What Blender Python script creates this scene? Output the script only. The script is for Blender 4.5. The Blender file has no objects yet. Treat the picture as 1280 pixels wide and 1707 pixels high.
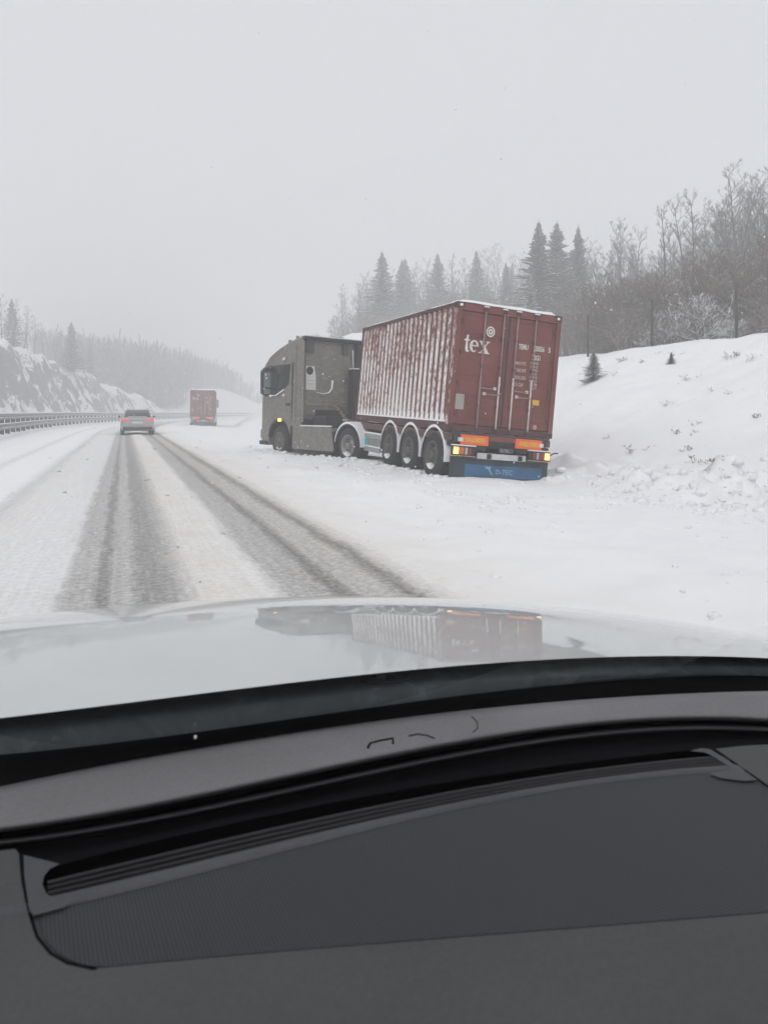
import bpy, math, random
import numpy as np
from mathutils import Matrix, Vector

random.seed(7)
RNG = np.random.default_rng(11)
scene = bpy.context.scene
COL = scene.collection
rad = math.radians

# ------------------------------------------------------------------ camera, sky, sun, exposure
F_PX, HOR, CAMZ = 1180.0, 688.0, 1.25          # focal length in photo pixels, horizon row, eye height
W_PX, H_PX = 1280.0, 1707.0
cam_d = bpy.data.cameras.new('camera')
cam = bpy.data.objects.new('camera', cam_d)
COL.objects.link(cam)
cam.location = (0, 0, CAMZ)
cam.rotation_euler = (rad(90), 0, 0)
cam_d.sensor_fit = 'VERTICAL'
cam_d.sensor_height = 34.6
cam_d.lens = 34.6 * F_PX / H_PX
cam_d.shift_y = -(H_PX / 2 - HOR) / H_PX
cam_d.clip_start = 0.02
cam_d.clip_end = 3000
cam_d.dof.use_dof = True
cam_d.dof.focus_distance = 17.0
cam_d.dof.aperture_fstop = 12.0
scene.camera = cam

world = bpy.data.worlds.new('World')
scene.world = world
world.use_nodes = True
nt = world.node_tree
nt.nodes.clear()
SUN_EL, SUN_AZ = rad(48), rad(205)
sky = nt.nodes.new('ShaderNodeTexSky')
sky.sky_type = 'NISHITA'
sky.sun_disc = False
sky.sun_elevation = SUN_EL
sky.sun_rotation = SUN_AZ
sky.air_density = 1.0
sky.dust_density = 6.0
bg1 = nt.nodes.new('ShaderNodeBackground')
bg1.inputs['Strength'].default_value = 0.012
nt.links.new(sky.outputs[0], bg1.inputs['Color'])
bg2 = nt.nodes.new('ShaderNodeBackground')       # the cloud deck
bg2.inputs['Color'].default_value = (0.80, 0.805, 0.83, 1)
bg2.inputs['Strength'].default_value = 0.97
addw = nt.nodes.new('ShaderNodeAddShader')
outw = nt.nodes.new('ShaderNodeOutputWorld')
nt.links.new(bg1.outputs[0], addw.inputs[0])
nt.links.new(bg2.outputs[0], addw.inputs[1])
nt.links.new(addw.outputs[0], outw.inputs['Surface'])

sun_d = bpy.data.lights.new('sun', 'SUN')
sun_d.energy = 1.4
sun_d.angle = rad(50)
sun_d.color = (1.0, 0.985, 0.96)
sun = bpy.data.objects.new('sun', sun_d)
COL.objects.link(sun)
sun.rotation_euler = (rad(90) - SUN_EL, 0, rad(180) - SUN_AZ)

vs = scene.view_settings
vs.view_transform = 'Standard'
vs.look = 'None'
vs.exposure = -0.12
vs.gamma = 1.0
vs.use_curve_mapping = False
cy = scene.cycles
cy.max_bounces = 8
cy.diffuse_bounces = 4
cy.glossy_bounces = 3
cy.transparent_max_bounces = 24
cy.transmission_bounces = 4
cy.volume_bounces = 3
cy.use_denoising = True
cy.caustics_reflective = False
cy.caustics_refractive = False
cy.use_adaptive_sampling = True
cy.adaptive_threshold = 0.02
cy.sample_clamp_indirect = 4.0

# ------------------------------------------------------------------ helpers
def tag(o, label=None, cat=None, group=None, kind=None):
    if label: o['label'] = label
    if cat: o['category'] = cat
    if group: o['group'] = group
    if kind: o['kind'] = kind
    return o

def empty(name, mat=None, label=None, cat=None, group=None):
    o = bpy.data.objects.new(name, None)
    o.empty_display_size = 0.2
    COL.objects.link(o)
    if mat is not None:
        o.matrix_world = mat
    return tag(o, label, cat, group)

class MB:
    def __init__(self):
        self.v = []; self.f = []
    def add(self, vs_, fs_):
        n = len(self.v)
        self.v += [tuple(p) for p in vs_]
        self.f += [tuple(i + n for i in q) for q in fs_]
        return self
    def box(self, x0, x1, y0, y1, z0, z1):
        return self.add([(x0,y0,z0),(x1,y0,z0),(x1,y1,z0),(x0,y1,z0),(x0,y0,z1),(x1,y0,z1),(x1,y1,z1),(x0,y1,z1)],
                 [(3,2,1,0),(4,5,6,7),(0,1,5,4),(1,2,6,5),(2,3,7,6),(3,0,4,7)])
    def prism(self, poly, a, b, axis='x', fa=None, fb=None):
        """poly in the plane normal to axis; x: (y,z)  y: (x,z)  z: (x,y)"""
        def p3(q, t):
            if axis == 'x': return (t, q[0], q[1])
            if axis == 'y': return (q[0], t, q[1])
            return (q[0], q[1], t)
        n = len(poly)
        area = sum(poly[i][0]*poly[(i+1)%n][1]-poly[(i+1)%n][0]*poly[i][1] for i in range(n))
        if (area < 0) != (axis == 'y'): poly = poly[::-1]
        vs_ = [p3(q, a) for q in poly] + [p3(q, b) for q in poly]
        fs_ = [tuple(range(n))[::-1], tuple(range(n, 2*n))]
        fs_ += [(i, (i+1) % n, n+(i+1) % n, n+i) for i in range(n)]
        return self.add(vs_, fs_)
    def tube(self, pts, r, n=6, cap=True):
        pts = [Vector(p) for p in pts]
        rs = r if isinstance(r, (list, tuple)) else [r]*len(pts)
        base = len(self.v)
        up = Vector((0.13, 0.29, 0.95))
        for i, p in enumerate(pts):
            d = (pts[min(i+1, len(pts)-1)] - pts[max(i-1, 0)]).normalized()
            a = d.cross(up)
            if a.length < 1e-3: a = d.cross(Vector((1,0,0)))
            a.normalize(); b = d.cross(a)
            for k in range(n):
                t = 2*math.pi*k/n
                q = p + (a*math.cos(t) + b*math.sin(t))*rs[i]
                self.v.append((q.x, q.y, q.z))
        for i in range(len(pts)-1):
            for k in range(n):
                self.f.append((base+i*n+k, base+i*n+(k+1)%n, base+(i+1)*n+(k+1)%n, base+(i+1)*n+k))
        if cap:
            self.f.append(tuple(base+k for k in range(n))[::-1])
            self.f.append(tuple(base+(len(pts)-1)*n+k for k in range(n)))
        return self
    def lathe_x(self, prof, n=32, cy_=0, cz=0, a0=0, a1=2*math.pi):
        """prof: list of (x, r) revolved about the x axis at (cy_, cz)"""
        base = len(self.v); full = abs(a1-a0-2*math.pi) < 1e-6
        m = n if full else n+1
        for k in range(m):
            t = a0+(a1-a0)*k/n
            for x, r in prof:
                self.v.append((x, cy_+r*math.cos(t), cz+r*math.sin(t)))
        L = len(prof)
        for k in range(n):
            for j in range(L-1):
                a = base+k*L+j; b = base+((k+1) % m)*L+j
                self.f.append((a, a+1, b+1, b))
        return self
    def build(self, name, mat, parent=None, smooth=False, bevel=0, world=False, seg=2):
        vs_ = self.v
        if world and parent is not None:
            inv = parent.matrix_world.inverted()
            vs_ = [tuple(inv @ Vector(p)) for p in vs_]
        me = bpy.data.meshes.new(name)
        me.from_pydata(vs_, [], self.f)
        me.update()
        if smooth: me.polygons.foreach_set('use_smooth', [True]*len(me.polygons))
        o = bpy.data.objects.new(name, me)
        COL.objects.link(o)
        if mat: me.materials.append(mat)
        if parent is not None: o.parent = parent
        if bevel:
            m = o.modifiers.new('bevel', 'BEVEL'); m.width = bevel; m.segments = seg; m.limit_method = 'ANGLE'
            m.angle_limit = rad(35)
        return o

def grid_mesh(name, P, mat, attr=None, parent=None, kind=None, smooth=True):
    """P: (n, m, 3) array"""
    n, m, _ = P.shape
    idx = np.arange(n*m).reshape(n, m)
    q = np.stack([idx[:-1,:-1], idx[:-1,1:], idx[1:,1:], idx[1:,:-1]], -1).reshape(-1, 4)
    me = bpy.data.meshes.new(name)
    me.vertices.add(n*m)
    me.vertices.foreach_set('co', P.reshape(-1).astype(np.float32))
    me.loops.add(q.size)
    me.loops.foreach_set('vertex_index', q.reshape(-1).astype(np.int32))
    me.polygons.add(len(q))
    me.polygons.foreach_set('loop_start', np.arange(0, q.size, 4, dtype=np.int32))
    me.polygons.foreach_set('loop_total', np.full(len(q), 4, dtype=np.int32))
    me.update(calc_edges=True)
    if attr is not None:
        at = me.attributes.new('su', 'FLOAT_VECTOR', 'POINT')
        at.data.foreach_set('vector', attr.reshape(-1).astype(np.float32))
    me.polygons.foreach_set('use_smooth', np.full(len(q), smooth))
    me.materials.append(mat)
    o = bpy.data.objects.new(name, me)
    COL.objects.link(o)
    if parent is not None: o.parent = parent
    if kind: o['kind'] = kind
    return o

def copy_tree(o, parent=None):
    c = o.copy(); COL.objects.link(c)
    if parent is not None:
        c.parent = parent
    for ch in list(o.children):
        copy_tree(ch, c)
    return c

# value noise, vectorised
_T = RNG.random((64, 64, 64)).astype(np.float32)
def vnoise(x, y, z=0.0):
    x = np.asarray(x, float); y = np.asarray(y, float); z = np.asarray(z, float) + 0*x
    xi, yi, zi = np.floor(x).astype(int), np.floor(y).astype(int), np.floor(z).astype(int)
    fx, fy, fz = x-xi, y-yi, z-zi
    fx, fy, fz = fx*fx*(3-2*fx), fy*fy*(3-2*fy), fz*fz*(3-2*fz)
    def g(a, b, c): return _T[(xi+a) % 64, (yi+b) % 64, (zi+c) % 64]
    r = 0
    for a in (0, 1):
        for b in (0, 1):
            for c in (0, 1):
                r = r + g(a, b, c)*(fx if a else 1-fx)*(fy if b else 1-fy)*(fz if c else 1-fz)
    return r*2-1
def fbm(x, y, z=0.0, o=4):
    r = 0; a = 1.0; f = 1.0
    for k in range(o):
        r = r + a*vnoise(x*f+17.3*k, y*f+5.1*k, z*f+9.7*k); a *= .5; f *= 2.03
    return r
def sst(a, b, x):
    t = np.clip((np.asarray(x, float)-a)/(b-a), 0, 1); return t*t*(3-2*t)

# ------------------------------------------------------------------ materials
def new_mat(name):
    m = bpy.data.materials.new(name); m.use_nodes = True
    return m, m.node_tree.nodes, m.node_tree.links, m.node_tree.nodes['Principled BSDF']

def N(nodes, typ, **kw):
    n = nodes.new(typ)
    for k, v in kw.items():
        if k in n.inputs.keys(): n.inputs[k].default_value = v
        else: setattr(n, k, v)
    return n

def noise(nodes, links, vec, scale, detail=4, rough=.55, dist=0):
    n = nodes.new('ShaderNodeTexNoise')
    n.inputs['Scale'].default_value = scale; n.inputs['Detail'].default_value = detail
    n.inputs['Roughness'].default_value = rough; n.inputs['Distortion'].default_value = dist
    if vec is not None: links.new(vec, n.inputs['Vector'])
    return n

def ramp(nodes, links, fac, stops):
    r = nodes.new('ShaderNodeValToRGB')
    cr = r.color_ramp
    while len(cr.elements) < len(stops): cr.elements.new(0.5)
    for e, (p, c) in zip(cr.elements, stops):
        e.position = p; e.color = c if isinstance(c, tuple) and len(c) == 4 else ((*c, 1) if isinstance(c, tuple) else (c, c, c, 1))
    links.new(fac, r.inputs[0])
    return r

def math_n(nodes, links, op, a, b=None, clamp=False):
    n = nodes.new('ShaderNodeMath'); n.operation = op; n.use_clamp = clamp
    for i, s in enumerate((a, b)):
        if s is None: continue
        if isinstance(s, (int, float)): n.inputs[i].default_value = s
        else: links.new(s, n.inputs[i])
    return n.outputs[0]

def mixc(nodes, links, fac, a, b):
    n = nodes.new('ShaderNodeMix'); n.data_type = 'RGBA'
    for s, k in ((fac, 0), (a, 6), (b, 7)):
        if isinstance(s, (int, float)): n.inputs[k].default_value = s
        elif isinstance(s, tuple): n.inputs[k].default_value = (*s, 1) if len(s) == 3 else s
        else: links.new(s, n.inputs[k])
    return n.outputs[2]

def bump(nodes, links, h, strength=.3, dist=.02, bsdf=None):
    b = nodes.new('ShaderNodeBump')
    b.inputs['Strength'].default_value = strength; b.inputs['Distance'].default_value = dist
    links.new(h, b.inputs['Height'])
    if bsdf is not None: links.new(b.outputs[0], bsdf.inputs['Normal'])
    return b

def mat_simple(name, col, rough=.5, metal=0, var=.12, scale=6, coat=0, spec=.5, bumpy=0, emit=None, estr=0):
    m, n, l, b = new_mat(name)
    tc = N(n, 'ShaderNodeTexCoord')
    nz = noise(n, l, tc.outputs['Object'], scale, 5, .6)
    lo = tuple(max(0, c*(1-var)) for c in col); hi = tuple(min(1, c*(1+var)) for c in col)
    r = ramp(n, l, nz.outputs[0], [(.3, lo), (.7, hi)])
    l.new(r.outputs[0], b.inputs['Base Color'])
    b.inputs['Roughness'].default_value = rough; b.inputs['Metallic'].default_value = metal
    b.inputs['Specular IOR Level'].default_value = spec
    b.inputs['Coat Weight'].default_value = coat; b.inputs['Coat Roughness'].default_value = .05
    if bumpy:
        nb = noise(n, l, tc.outputs['Object'], scale*6, 4, .6)
        bump(n, l, nb.outputs[0], bumpy, .01, b)
    if emit:
        b.inputs['Emission Color'].default_value = (*emit, 1); b.inputs['Emission Strength'].default_value = estr
    return m

SNOW = (0.90, 0.905, 0.92)

def mat_snowy(name, col, rough, snow_lo, snow_hi, nscale=3.0, streak=None, metal=0, coat=0, var=.15, dirt=0.0, up=1.0, spray=0.0):
    """a painted or natural surface with snow lying where it faces up, and wind-blown snow in ragged patches"""
    m, n, l, b = new_mat(name)
    tc = N(n, 'ShaderNodeTexCoord'); geo = N(n, 'ShaderNodeNewGeometry')
    nz = noise(n, l, tc.outputs['Object'], nscale, 6, .65)
    base = ramp(n, l, noise(n, l, tc.outputs['Object'], nscale*2.3, 5, .6).outputs[0],
                [(.3, tuple(c*(1-var) for c in col)), (.7, tuple(min(1, c*(1+var)) for c in col))])
    sep = N(n, 'ShaderNodeSeparateXYZ'); l.new(geo.outputs['Normal'], sep.inputs[0])
    s = math_n(n, l, 'MULTIPLY', sep.outputs['Z'], up)
    s = math_n(n, l, 'ADD', s, math_n(n, l, 'MULTIPLY', math_n(n, l, 'SUBTRACT', nz.outputs[0], .5), 1.3))
    mr = N(n, 'ShaderNodeMapRange'); mr.inputs['From Min'].default_value = snow_lo; mr.inputs['From Max'].default_value = snow_hi
    l.new(s, mr.inputs['Value'])
    bc = base.outputs[0]
    if spray:
        mp = N(n, 'ShaderNodeMapping'); mp.inputs['Scale'].default_value = (1, 1.2, 3.0); mp.inputs['Rotation'].default_value = (rad(22), 0, 0)
        l.new(tc.outputs['Object'], mp.inputs[0])
        sp = ramp(n, l, noise(n, l, mp.outputs[0], 4.2, 9, .8).outputs[0], [(.55, 0.0), (.60, spray*.35), (.66, spray*.35), (.72, spray)])
        bc = mixc(n, l, sp.outputs[0], bc, (.62, .60, .58))
    c = mixc(n, l, mr.outputs[0], bc, SNOW)
    l.new(c, b.inputs['Base Color'])
    b.inputs['Roughness'].default_value = rough; b.inputs['Metallic'].default_value = metal
    b.inputs['Coat Weight'].default_value = coat
    return m

def mat_snow(name='snow', tint=(1, 1, 1), s1=1.2, bstr=.35):
    m, n, l, b = new_mat(name)
    tc = N(n, 'ShaderNodeTexCoord')
    n1 = noise(n, l, tc.outputs['Object'], s1, 6, .6)
    n2 = noise(n, l, tc.outputs['Object'], 14, 5, .65)
    n3 = noise(n, l, tc.outputs['Object'], .22, 3, .5)
    c = ramp(n, l, n1.outputs[0], [(.25, tuple(a*t for a, t in zip((.85, .86, .88), tint))), (.6, tuple(a*t for a, t in zip(SNOW, tint)))])
    # patches where grit and old slush show
    g = ramp(n, l, math_n(n, l, 'ADD', math_n(n, l, 'MULTIPLY', n2.outputs[0], .6), math_n(n, l, 'MULTIPLY', n3.outputs[0], .5)), [(.64, 0.0), (.74, 1.0)])
    cc = mixc(n, l, math_n(n, l, 'MULTIPLY', g.outputs[0], .22), c.outputs[0], (.60, .57, .53))
    l.new(cc, b.inputs['Base Color'])
    b.inputs['Roughness'].default_value = .75
    b.inputs['Specular IOR Level'].default_value = .25
    h = math_n(n, l, 'ADD', math_n(n, l, 'MULTIPLY', n1.outputs[0], 1.0), math_n(n, l, 'MULTIPLY', n2.outputs[0], .25))
    bump(n, l, h, bstr, .08, b)
    return m

M_SNOW = mat_snow()
M_SNOWPLAIN = mat_snow('snow_on_things', s1=5, bstr=.25)

def mat_road():
    m, n, l, b = new_mat('snowy_road')
    at = N(n, 'ShaderNodeAttribute', attribute_name='su')
    sep = N(n, 'ShaderNodeSeparateXYZ'); l.new(at.outputs['Vector'], sep.inputs[0])
    u, s = sep.outputs[0], sep.outputs[1]
    # coordinates stretched along the direction of travel
    mp = N(n, 'ShaderNodeMapping'); mp.inputs['Scale'].default_value = (9, .35, 1); l.new(at.outputs['Vector'], mp.inputs[0])
    streak = noise(n, l, mp.outputs[0], 1.0, 5, .6)
    mp2 = N(n, 'ShaderNodeMapping'); mp2.inputs['Scale'].default_value = (30, .8, 1); l.new(at.outputs['Vector'], mp2.inputs[0])
    streak2 = noise(n, l, mp2.outputs[0], 1.0, 4, .6)
    grain = noise(n, l, at.outputs['Vector'], 17, 8, .78)
    mid = noise(n, l, at.outputs['Vector'], 2.0, 5, .6)
    w = math_n(n, l, 'MULTIPLY', math_n(n, l, 'SUBTRACT', streak.outputs[0], .5), .12)
    w = math_n(n, l, 'ADD', w, math_n(n, l, 'MULTIPLY', math_n(n, l, 'SUBTRACT', mid.outputs[0], .5), .16))
    uu = math_n(n, l, 'ADD', u, w)
    fac = math_n(n, l, 'DIVIDE', math_n(n, l, 'ADD', uu, 4.5), 8.0)          # u -4.5 .. 3.5  ->  0 .. 1
    def P(x): return (x+4.5)/8.0
    # how far the slush is worn to the wet road beneath
    wear = ramp(n, l, fac, [(P(-3.75), .05), (P(-3.45), .26), (P(-3.2), .08), (P(-2.5), .08), (P(-2.2), .34), (P(-1.95), .18), (P(-1.20), .22),
                            (P(-1.12), .47), (P(-.96), .46), (P(-.89), .70), (P(-.82), .48), (P(-.70), .44), (P(-.62), .62), (P(-.48), .60), (P(-.34), .40), (P(-.22), .17), (P(.20), .16),
                            (P(.32), .46), (P(.60), .48), (P(.70), .74), (P(.80), .44), (P(1.02), .40), (P(1.16), .66), (P(1.28), .30), (P(1.42), .12), (P(1.8), .04)][:32])
    wv = math_n(n, l, 'ADD', wear.outputs[0], math_n(n, l, 'MULTIPLY', math_n(n, l, 'SUBTRACT', grain.outputs[0], .5), math_n(n, l, 'ADD', math_n(n, l, 'MULTIPLY', wear.outputs[0], 1.5), .45)))
    wv = math_n(n, l, 'ADD', wv, math_n(n, l, 'MULTIPLY', math_n(n, l, 'SUBTRACT', streak2.outputs[0], .5), .22))
    wv = math_n(n, l, 'MULTIPLY', wv, math_n(n, l, 'GREATER_THAN', wear.outputs[0], -1.0), True)
    col = ramp(n, l, wv, [(.10, SNOW), (.34, (.66, .655, .65)), (.60, (.36, .355, .35)), (.86, (.15, .148, .145)), (1.0, (.085, .083, .08))])
    # sandy slush thrown between the ruts and along their edges
    band = ramp(n, l, fac, [(P(-2.2), 0.0), (P(-1.9), .45), (P(-1.6), .1), (P(-.5), .1), (P(-.2), .9), (P(.1), .7), (P(.3), .2), (P(1.0), .75), (P(1.4), .7), (P(2.2), .3), (P(3.0), .05)])
    sand = math_n(n, l, 'MULTIPLY', band.outputs[0], ramp(n, l, mid.outputs[0], [(.3, .35), (.65, 1.0)]).outputs[0])
    mul = N(n, 'ShaderNodeMix', data_type='RGBA', blend_type='MULTIPLY')
    l.new(sand, mul.inputs[0]); l.new(col.outputs[0], mul.inputs[6]); mul.inputs[7].default_value = (.88, .815, .74, 1)
    l.new(mul.outputs[2], b.inputs['Base Color'])
    rr = ramp(n, l, wv, [(.3, .8), (.8, .42)])
    l.new(rr.outputs[0], b.inputs['Roughness'])
    b.inputs['Specular IOR Level'].default_value = .3
    h = math_n(n, l, 'ADD', math_n(n, l, 'MULTIPLY', wv, -.8), math_n(n, l, 'MULTIPLY', grain.outputs[0], .5))
    bump(n, l, h, .5, .025, b)
    return m
M_ROAD = mat_road()

def mat_rock():
    m, n, l, b = new_mat('rock_and_snow')
    tc = N(n, 'ShaderNodeTexCoord'); geo = N(n, 'ShaderNodeNewGeometry')
    sep = N(n, 'ShaderNodeSeparateXYZ'); l.new(geo.outputs['Normal'], sep.inputs[0])
    n1 = noise(n, l, tc.outputs['Object'], .30, 9, .72, .4)
    n2 = noise(n, l, tc.outputs['Object'], 2.2, 6, .7)
    rock = ramp(n, l, n2.outputs[0], [(.3, (.13, .128, .125)), (.55, (.23, .225, .215)), (.75, (.34, .33, .32))])
    s = math_n(n, l, 'ADD', math_n(n, l, 'MULTIPLY', sep.outputs['Z'], 1.0), math_n(n, l, 'MULTIPLY', math_n(n, l, 'SUBTRACT', n1.outputs[0], .5), 2.2))
    mr = N(n, 'ShaderNodeMapRange'); mr.inputs['From Min'].default_value = .40; mr.inputs['From Max'].default_value = .50
    l.new(s, mr.inputs['Value'])
    l.new(mixc(n, l, mr.outputs[0], rock.outputs[0], SNOW), b.inputs['Base Color'])
    b.inputs['Roughness'].default_value = .85
    bump(n, l, n2.outputs[0], .6, .3, b)
    return m
M_ROCK = mat_rock()

M_BARK = mat_snowy('bare_wood', (.085, .078, .072), .9, .25, .8, 4)
M_TWIG = mat_snowy('bare_twigs', (.125, .116, .108), .9, .22, .85, 4, up=.8)
M_BUSH = mat_snowy('brown_twigs', (.155, .118, .092), .9, .30, .9, 4)
M_BUSHSNOW = mat_snowy('snow_laden_twigs', (.10, .085, .07), .9, -.15, .35, 4)
M_NEEDLE = mat_snowy('spruce_needles', (.030, .042, .034), .8, .30, .80, 3)
M_NEEDLESNOW = mat_snowy('snow_laden_needles', (.040, .052, .044), .8, .0, .55, 3)
M_GRASS = mat_snowy('dead_grass', (.16, .13, .09), .9, .4, 1.0, 5)
M_STEEL = mat_snowy('galvanised_steel', (.20, .205, .215), .5, .62, .95, 5, metal=.2)
M_POST = mat_simple('dark_post', (.022, .022, .022), .8, 0, .3, 8)
M_WIRE = mat_simple('fence_wire', (.10, .10, .10), .6, .3)
M_TYRE = mat_snowy('tyre_rubber', (.022, .022, .023), .85, .45, 1.3, 9, up=.35)
M_RIM = mat_simple('dull_rim', (.115, .110, .106), .6, .2, .25, 8)
M_RIMALU = mat_simple('alloy_rim', (.25, .245, .24), .45, .4, .2, 8)
M_BLACK = mat_simple('black_plastic', (.018, .018, .02), .6, 0, .2, 5)
M_CHASSIS = mat_snowy('chassis_steel', (.028, .027, .027), .75, .75, 1.1, 5)
M_DARKGREY = mat_snowy('dark_grey_plastic', (.06, .06, .062), .6, .8, 1.1, 5)
M_WHITE = mat_simple('white_paint', (.72, .72, .70), .5, 0, .06)
M_LETTER = mat_simple('cream_lettering', (.70, .66, .60), .6, 0, .12, 12)
M_LETTERDIM = mat_simple('faded_lettering', (.50, .42, .39), .6, 0, .25, 20)
M_ORANGE = mat_simple('fluorescent_orange', (.90, .13, .03), .5, 0, .08, 6)
M_YELLOW = mat_simple('reflective_yellow', (.72, .33, .04), .5, 0, .15, 10)
M_BLUEFLAP = mat_simple('blue_rubber', (.035, .12, .24), .7, 0, .35, 3, bumpy=.3)
M_DIRTFLAP = mat_simple('dirty_blue_rubber', (.03, .048, .062), .8, 0, .35, 3, bumpy=.3)
M_BLUETEXT = mat_simple('pale_blue_print', (.22, .36, .50), .7, 0, .2)
M_AMBER = mat_simple('lit_amber_lamp', (.9, .45, .05), .3, emit=(1, .58, .12), estr=3.2)
M_TAIL = mat_simple('lit_tail_lamp', (.9, .5, .15), .3, emit=(1, .50, .16), estr=2.6)
M_REDLENS = mat_simple('red_lens', (.28, .03, .02), .25, 0, .1)
M_ORANGELENS = mat_simple('orange_lens', (.55, .16, .03), .25, 0, .1)
M_CLEAR = mat_simple('clear_lens', (.42, .40, .40), .2, 0, .1)
M_BRAKE = mat_simple('lit_brake_lamp', (.7, .05, .06), .3, emit=(1, .14, .20), estr=.5)
M_GLASSDARK = mat_simple('tinted_glass', (.012, .016, .017), .08, 0, .1)
M_MIRROR = mat_simple('sky_toned_mirror', (.42, .55, .52), .12, .55, .05)  # pale green of sky showing through the cab, put into the colour
M_TURQ = mat_simple('turquoise_sticker', (.03, .38, .40), .5)
M_STICKER = mat_simple('sticker_yellow', (.75, .42, .05), .5)
M_REDFRAME = mat_simple('rust_red_frame', (.20, .055, .045), .65, 0, .3, 4)
M_BROWNFRAME = mat_snowy('brown_red_beam', (.115, .058, .052), .7, .7, 1.1, 4)
M_TAUPE = mat_snowy('taupe_paint', (.190, .174, .155), .45, .84, 1.06, 2.2, coat=.3, var=.18, spray=.8)
M_TAUPEW = mat_snowy('taupe_wall', (.205, .190, .166), .55, .88, 1.08, 2.2, var=.15, spray=.7)
M_SILVERCAR = mat_simple('silver_car_paint', (.40, .40, .41), .35, .4, .06, 3, coat=.6)

def mat_container(name, side):
    m, n, l, b = new_mat(name)
    tc = N(n, 'ShaderNodeTexCoord'); geo = N(n, 'ShaderNodeNewGeometry')
    n1 = noise(n, l, tc.outputs['Object'], 1.4, 6, .65)
    base = ramp(n, l, n1.outputs[0], [(.3, (.128, .032, .026)), (.5, (.178, .046, .036)), (.72, (.215, .068, .054))])
    rust = ramp(n, l, noise(n, l, tc.outputs['Object'], 5, 6, .7).outputs[0], [(.62, 0.0), (.75, .55)])
    c = mixc(n, l, rust.outputs[0], base.outputs[0], (.16, .075, .05))
    sep = N(n, 'ShaderNodeSeparateXYZ'); l.new(tc.outputs['Object'], sep.inputs[0])
    mp = N(n, 'ShaderNodeMapping'); mp.inputs['Scale'].default_value = (1, 1, .5); l.new(tc.outputs['Object'], mp.inputs[0])
    rag = noise(n, l, mp.outputs[0], 15, 7, .75)
    big = noise(n, l, tc.outputs['Object'], .9, 3, .5)
    if side:
        tr = N(n, 'ShaderNodeVectorTransform', vector_type='NORMAL', convert_from='WORLD', convert_to='OBJECT')
        l.new(geo.outputs['True Normal'], tr.inputs[0])
        sn = N(n, 'ShaderNodeSeparateXYZ'); l.new(tr.outputs[0], sn.inputs[0])
        # snow blown on to the flanks of the ribs that face the tail, thicker low down and at the ends
        f = math_n(n, l, 'MULTIPLY', sn.outputs['Y'], -.62)
        zlow = N(n, 'ShaderNodeMapRange'); zlow.inputs['From Min'].default_value = 2.5; zlow.inputs['From Max'].default_value = .2
        zlow.inputs['To Min'].default_value = -.10; zlow.inputs['To Max'].default_value = .10
        l.new(sep.outputs['Z'], zlow.inputs['Value'])
        f = math_n(n, l, 'ADD', f, zlow.outputs[0]) if side is True else math_n(n, l, 'ADD', math_n(n, l, 'MULTIPLY', sn.outputs['X'], -.16), .02)
        f = math_n(n, l, 'ADD', f, math_n(n, l, 'MULTIPLY', math_n(n, l, 'SUBTRACT', rag.outputs[0], .5), 1.25))
        f = math_n(n, l, 'ADD', f, math_n(n, l, 'MULTIPLY', math_n(n, l, 'SUBTRACT', big.outputs[0], .5), .5))
        mr = N(n, 'ShaderNodeMapRange'); mr.inputs['From Min'].default_value = .13; mr.inputs['From Max'].default_value = .36
        l.new(f, mr.inputs['Value'])
        c = mixc(n, l, mr.outputs[0], c, (.82, .81, .81))
        rr = .7
    else:
        mp2 = N(n, 'ShaderNodeMapping'); mp2.inputs['Scale'].default_value = (2.2, 2.2, 9); mp2.inputs['Rotation'].default_value = (0, rad(24), 0)
        l.new(tc.outputs['Object'], mp2.inputs[0])
        frost = ramp(n, l, noise(n, l, mp2.outputs[0], 1.5, 6, .75).outputs[0], [(.62, 0.0), (.78, .30)])
        c = mixc(n, l, frost.outputs[0], c, (.45, .37, .36))
    l.new(c, b.inputs['Base Color'])
    b.inputs['Roughness'].default_value = .62
    bump(n, l, rag.outputs[0], .25, .01, b)
    return m
M_CONT = mat_container('container_red', False)
M_CONTSIDE = mat_container('container_red_snowblown', True)
M_CONTPOST = mat_container('container_post_snowblown', 'post')
M_CONTDARK = mat_simple('container_dark_frame', (.085, .030, .028), .7, 0, .35, 5)
M_BAR = mat_simple('lock_bar_steel', (.30, .205, .19), .6, .1, .3, 7)
M_BARFROST = mat_simple('frosted_bar', (.62, .56, .54), .7, 0, .2, 12)

def mat_glass():
    m, n, l, b = new_mat('windscreen_glass')
    n.remove(b)
    out = n['Material Output']
    tr = N(n, 'ShaderNodeBsdfTransparent'); tr.inputs[0].default_value = (.965, .975, .975, 1)
    gl = N(n, 'ShaderNodeBsdfGlossy'); gl.inputs['Roughness'].default_value = .0
    lw = N(n, 'ShaderNodeLayerWeight'); lw.inputs['Blend'].default_value = .5
    p = math_n(n, l, 'POWER', lw.outputs['Facing'], 5.0)
    f = math_n(n, l, 'ADD', math_n(n, l, 'MULTIPLY', p, .55), .022)
    mx = N(n, 'ShaderNodeMixShader'); l.new(f, mx.inputs[0]); l.new(tr.outputs[0], mx.inputs[1]); l.new(gl.outputs[0], mx.inputs[2])
    l.new(mx.outputs[0], out.inputs['Surface'])
    return m
M_GLASS = mat_glass()

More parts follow.
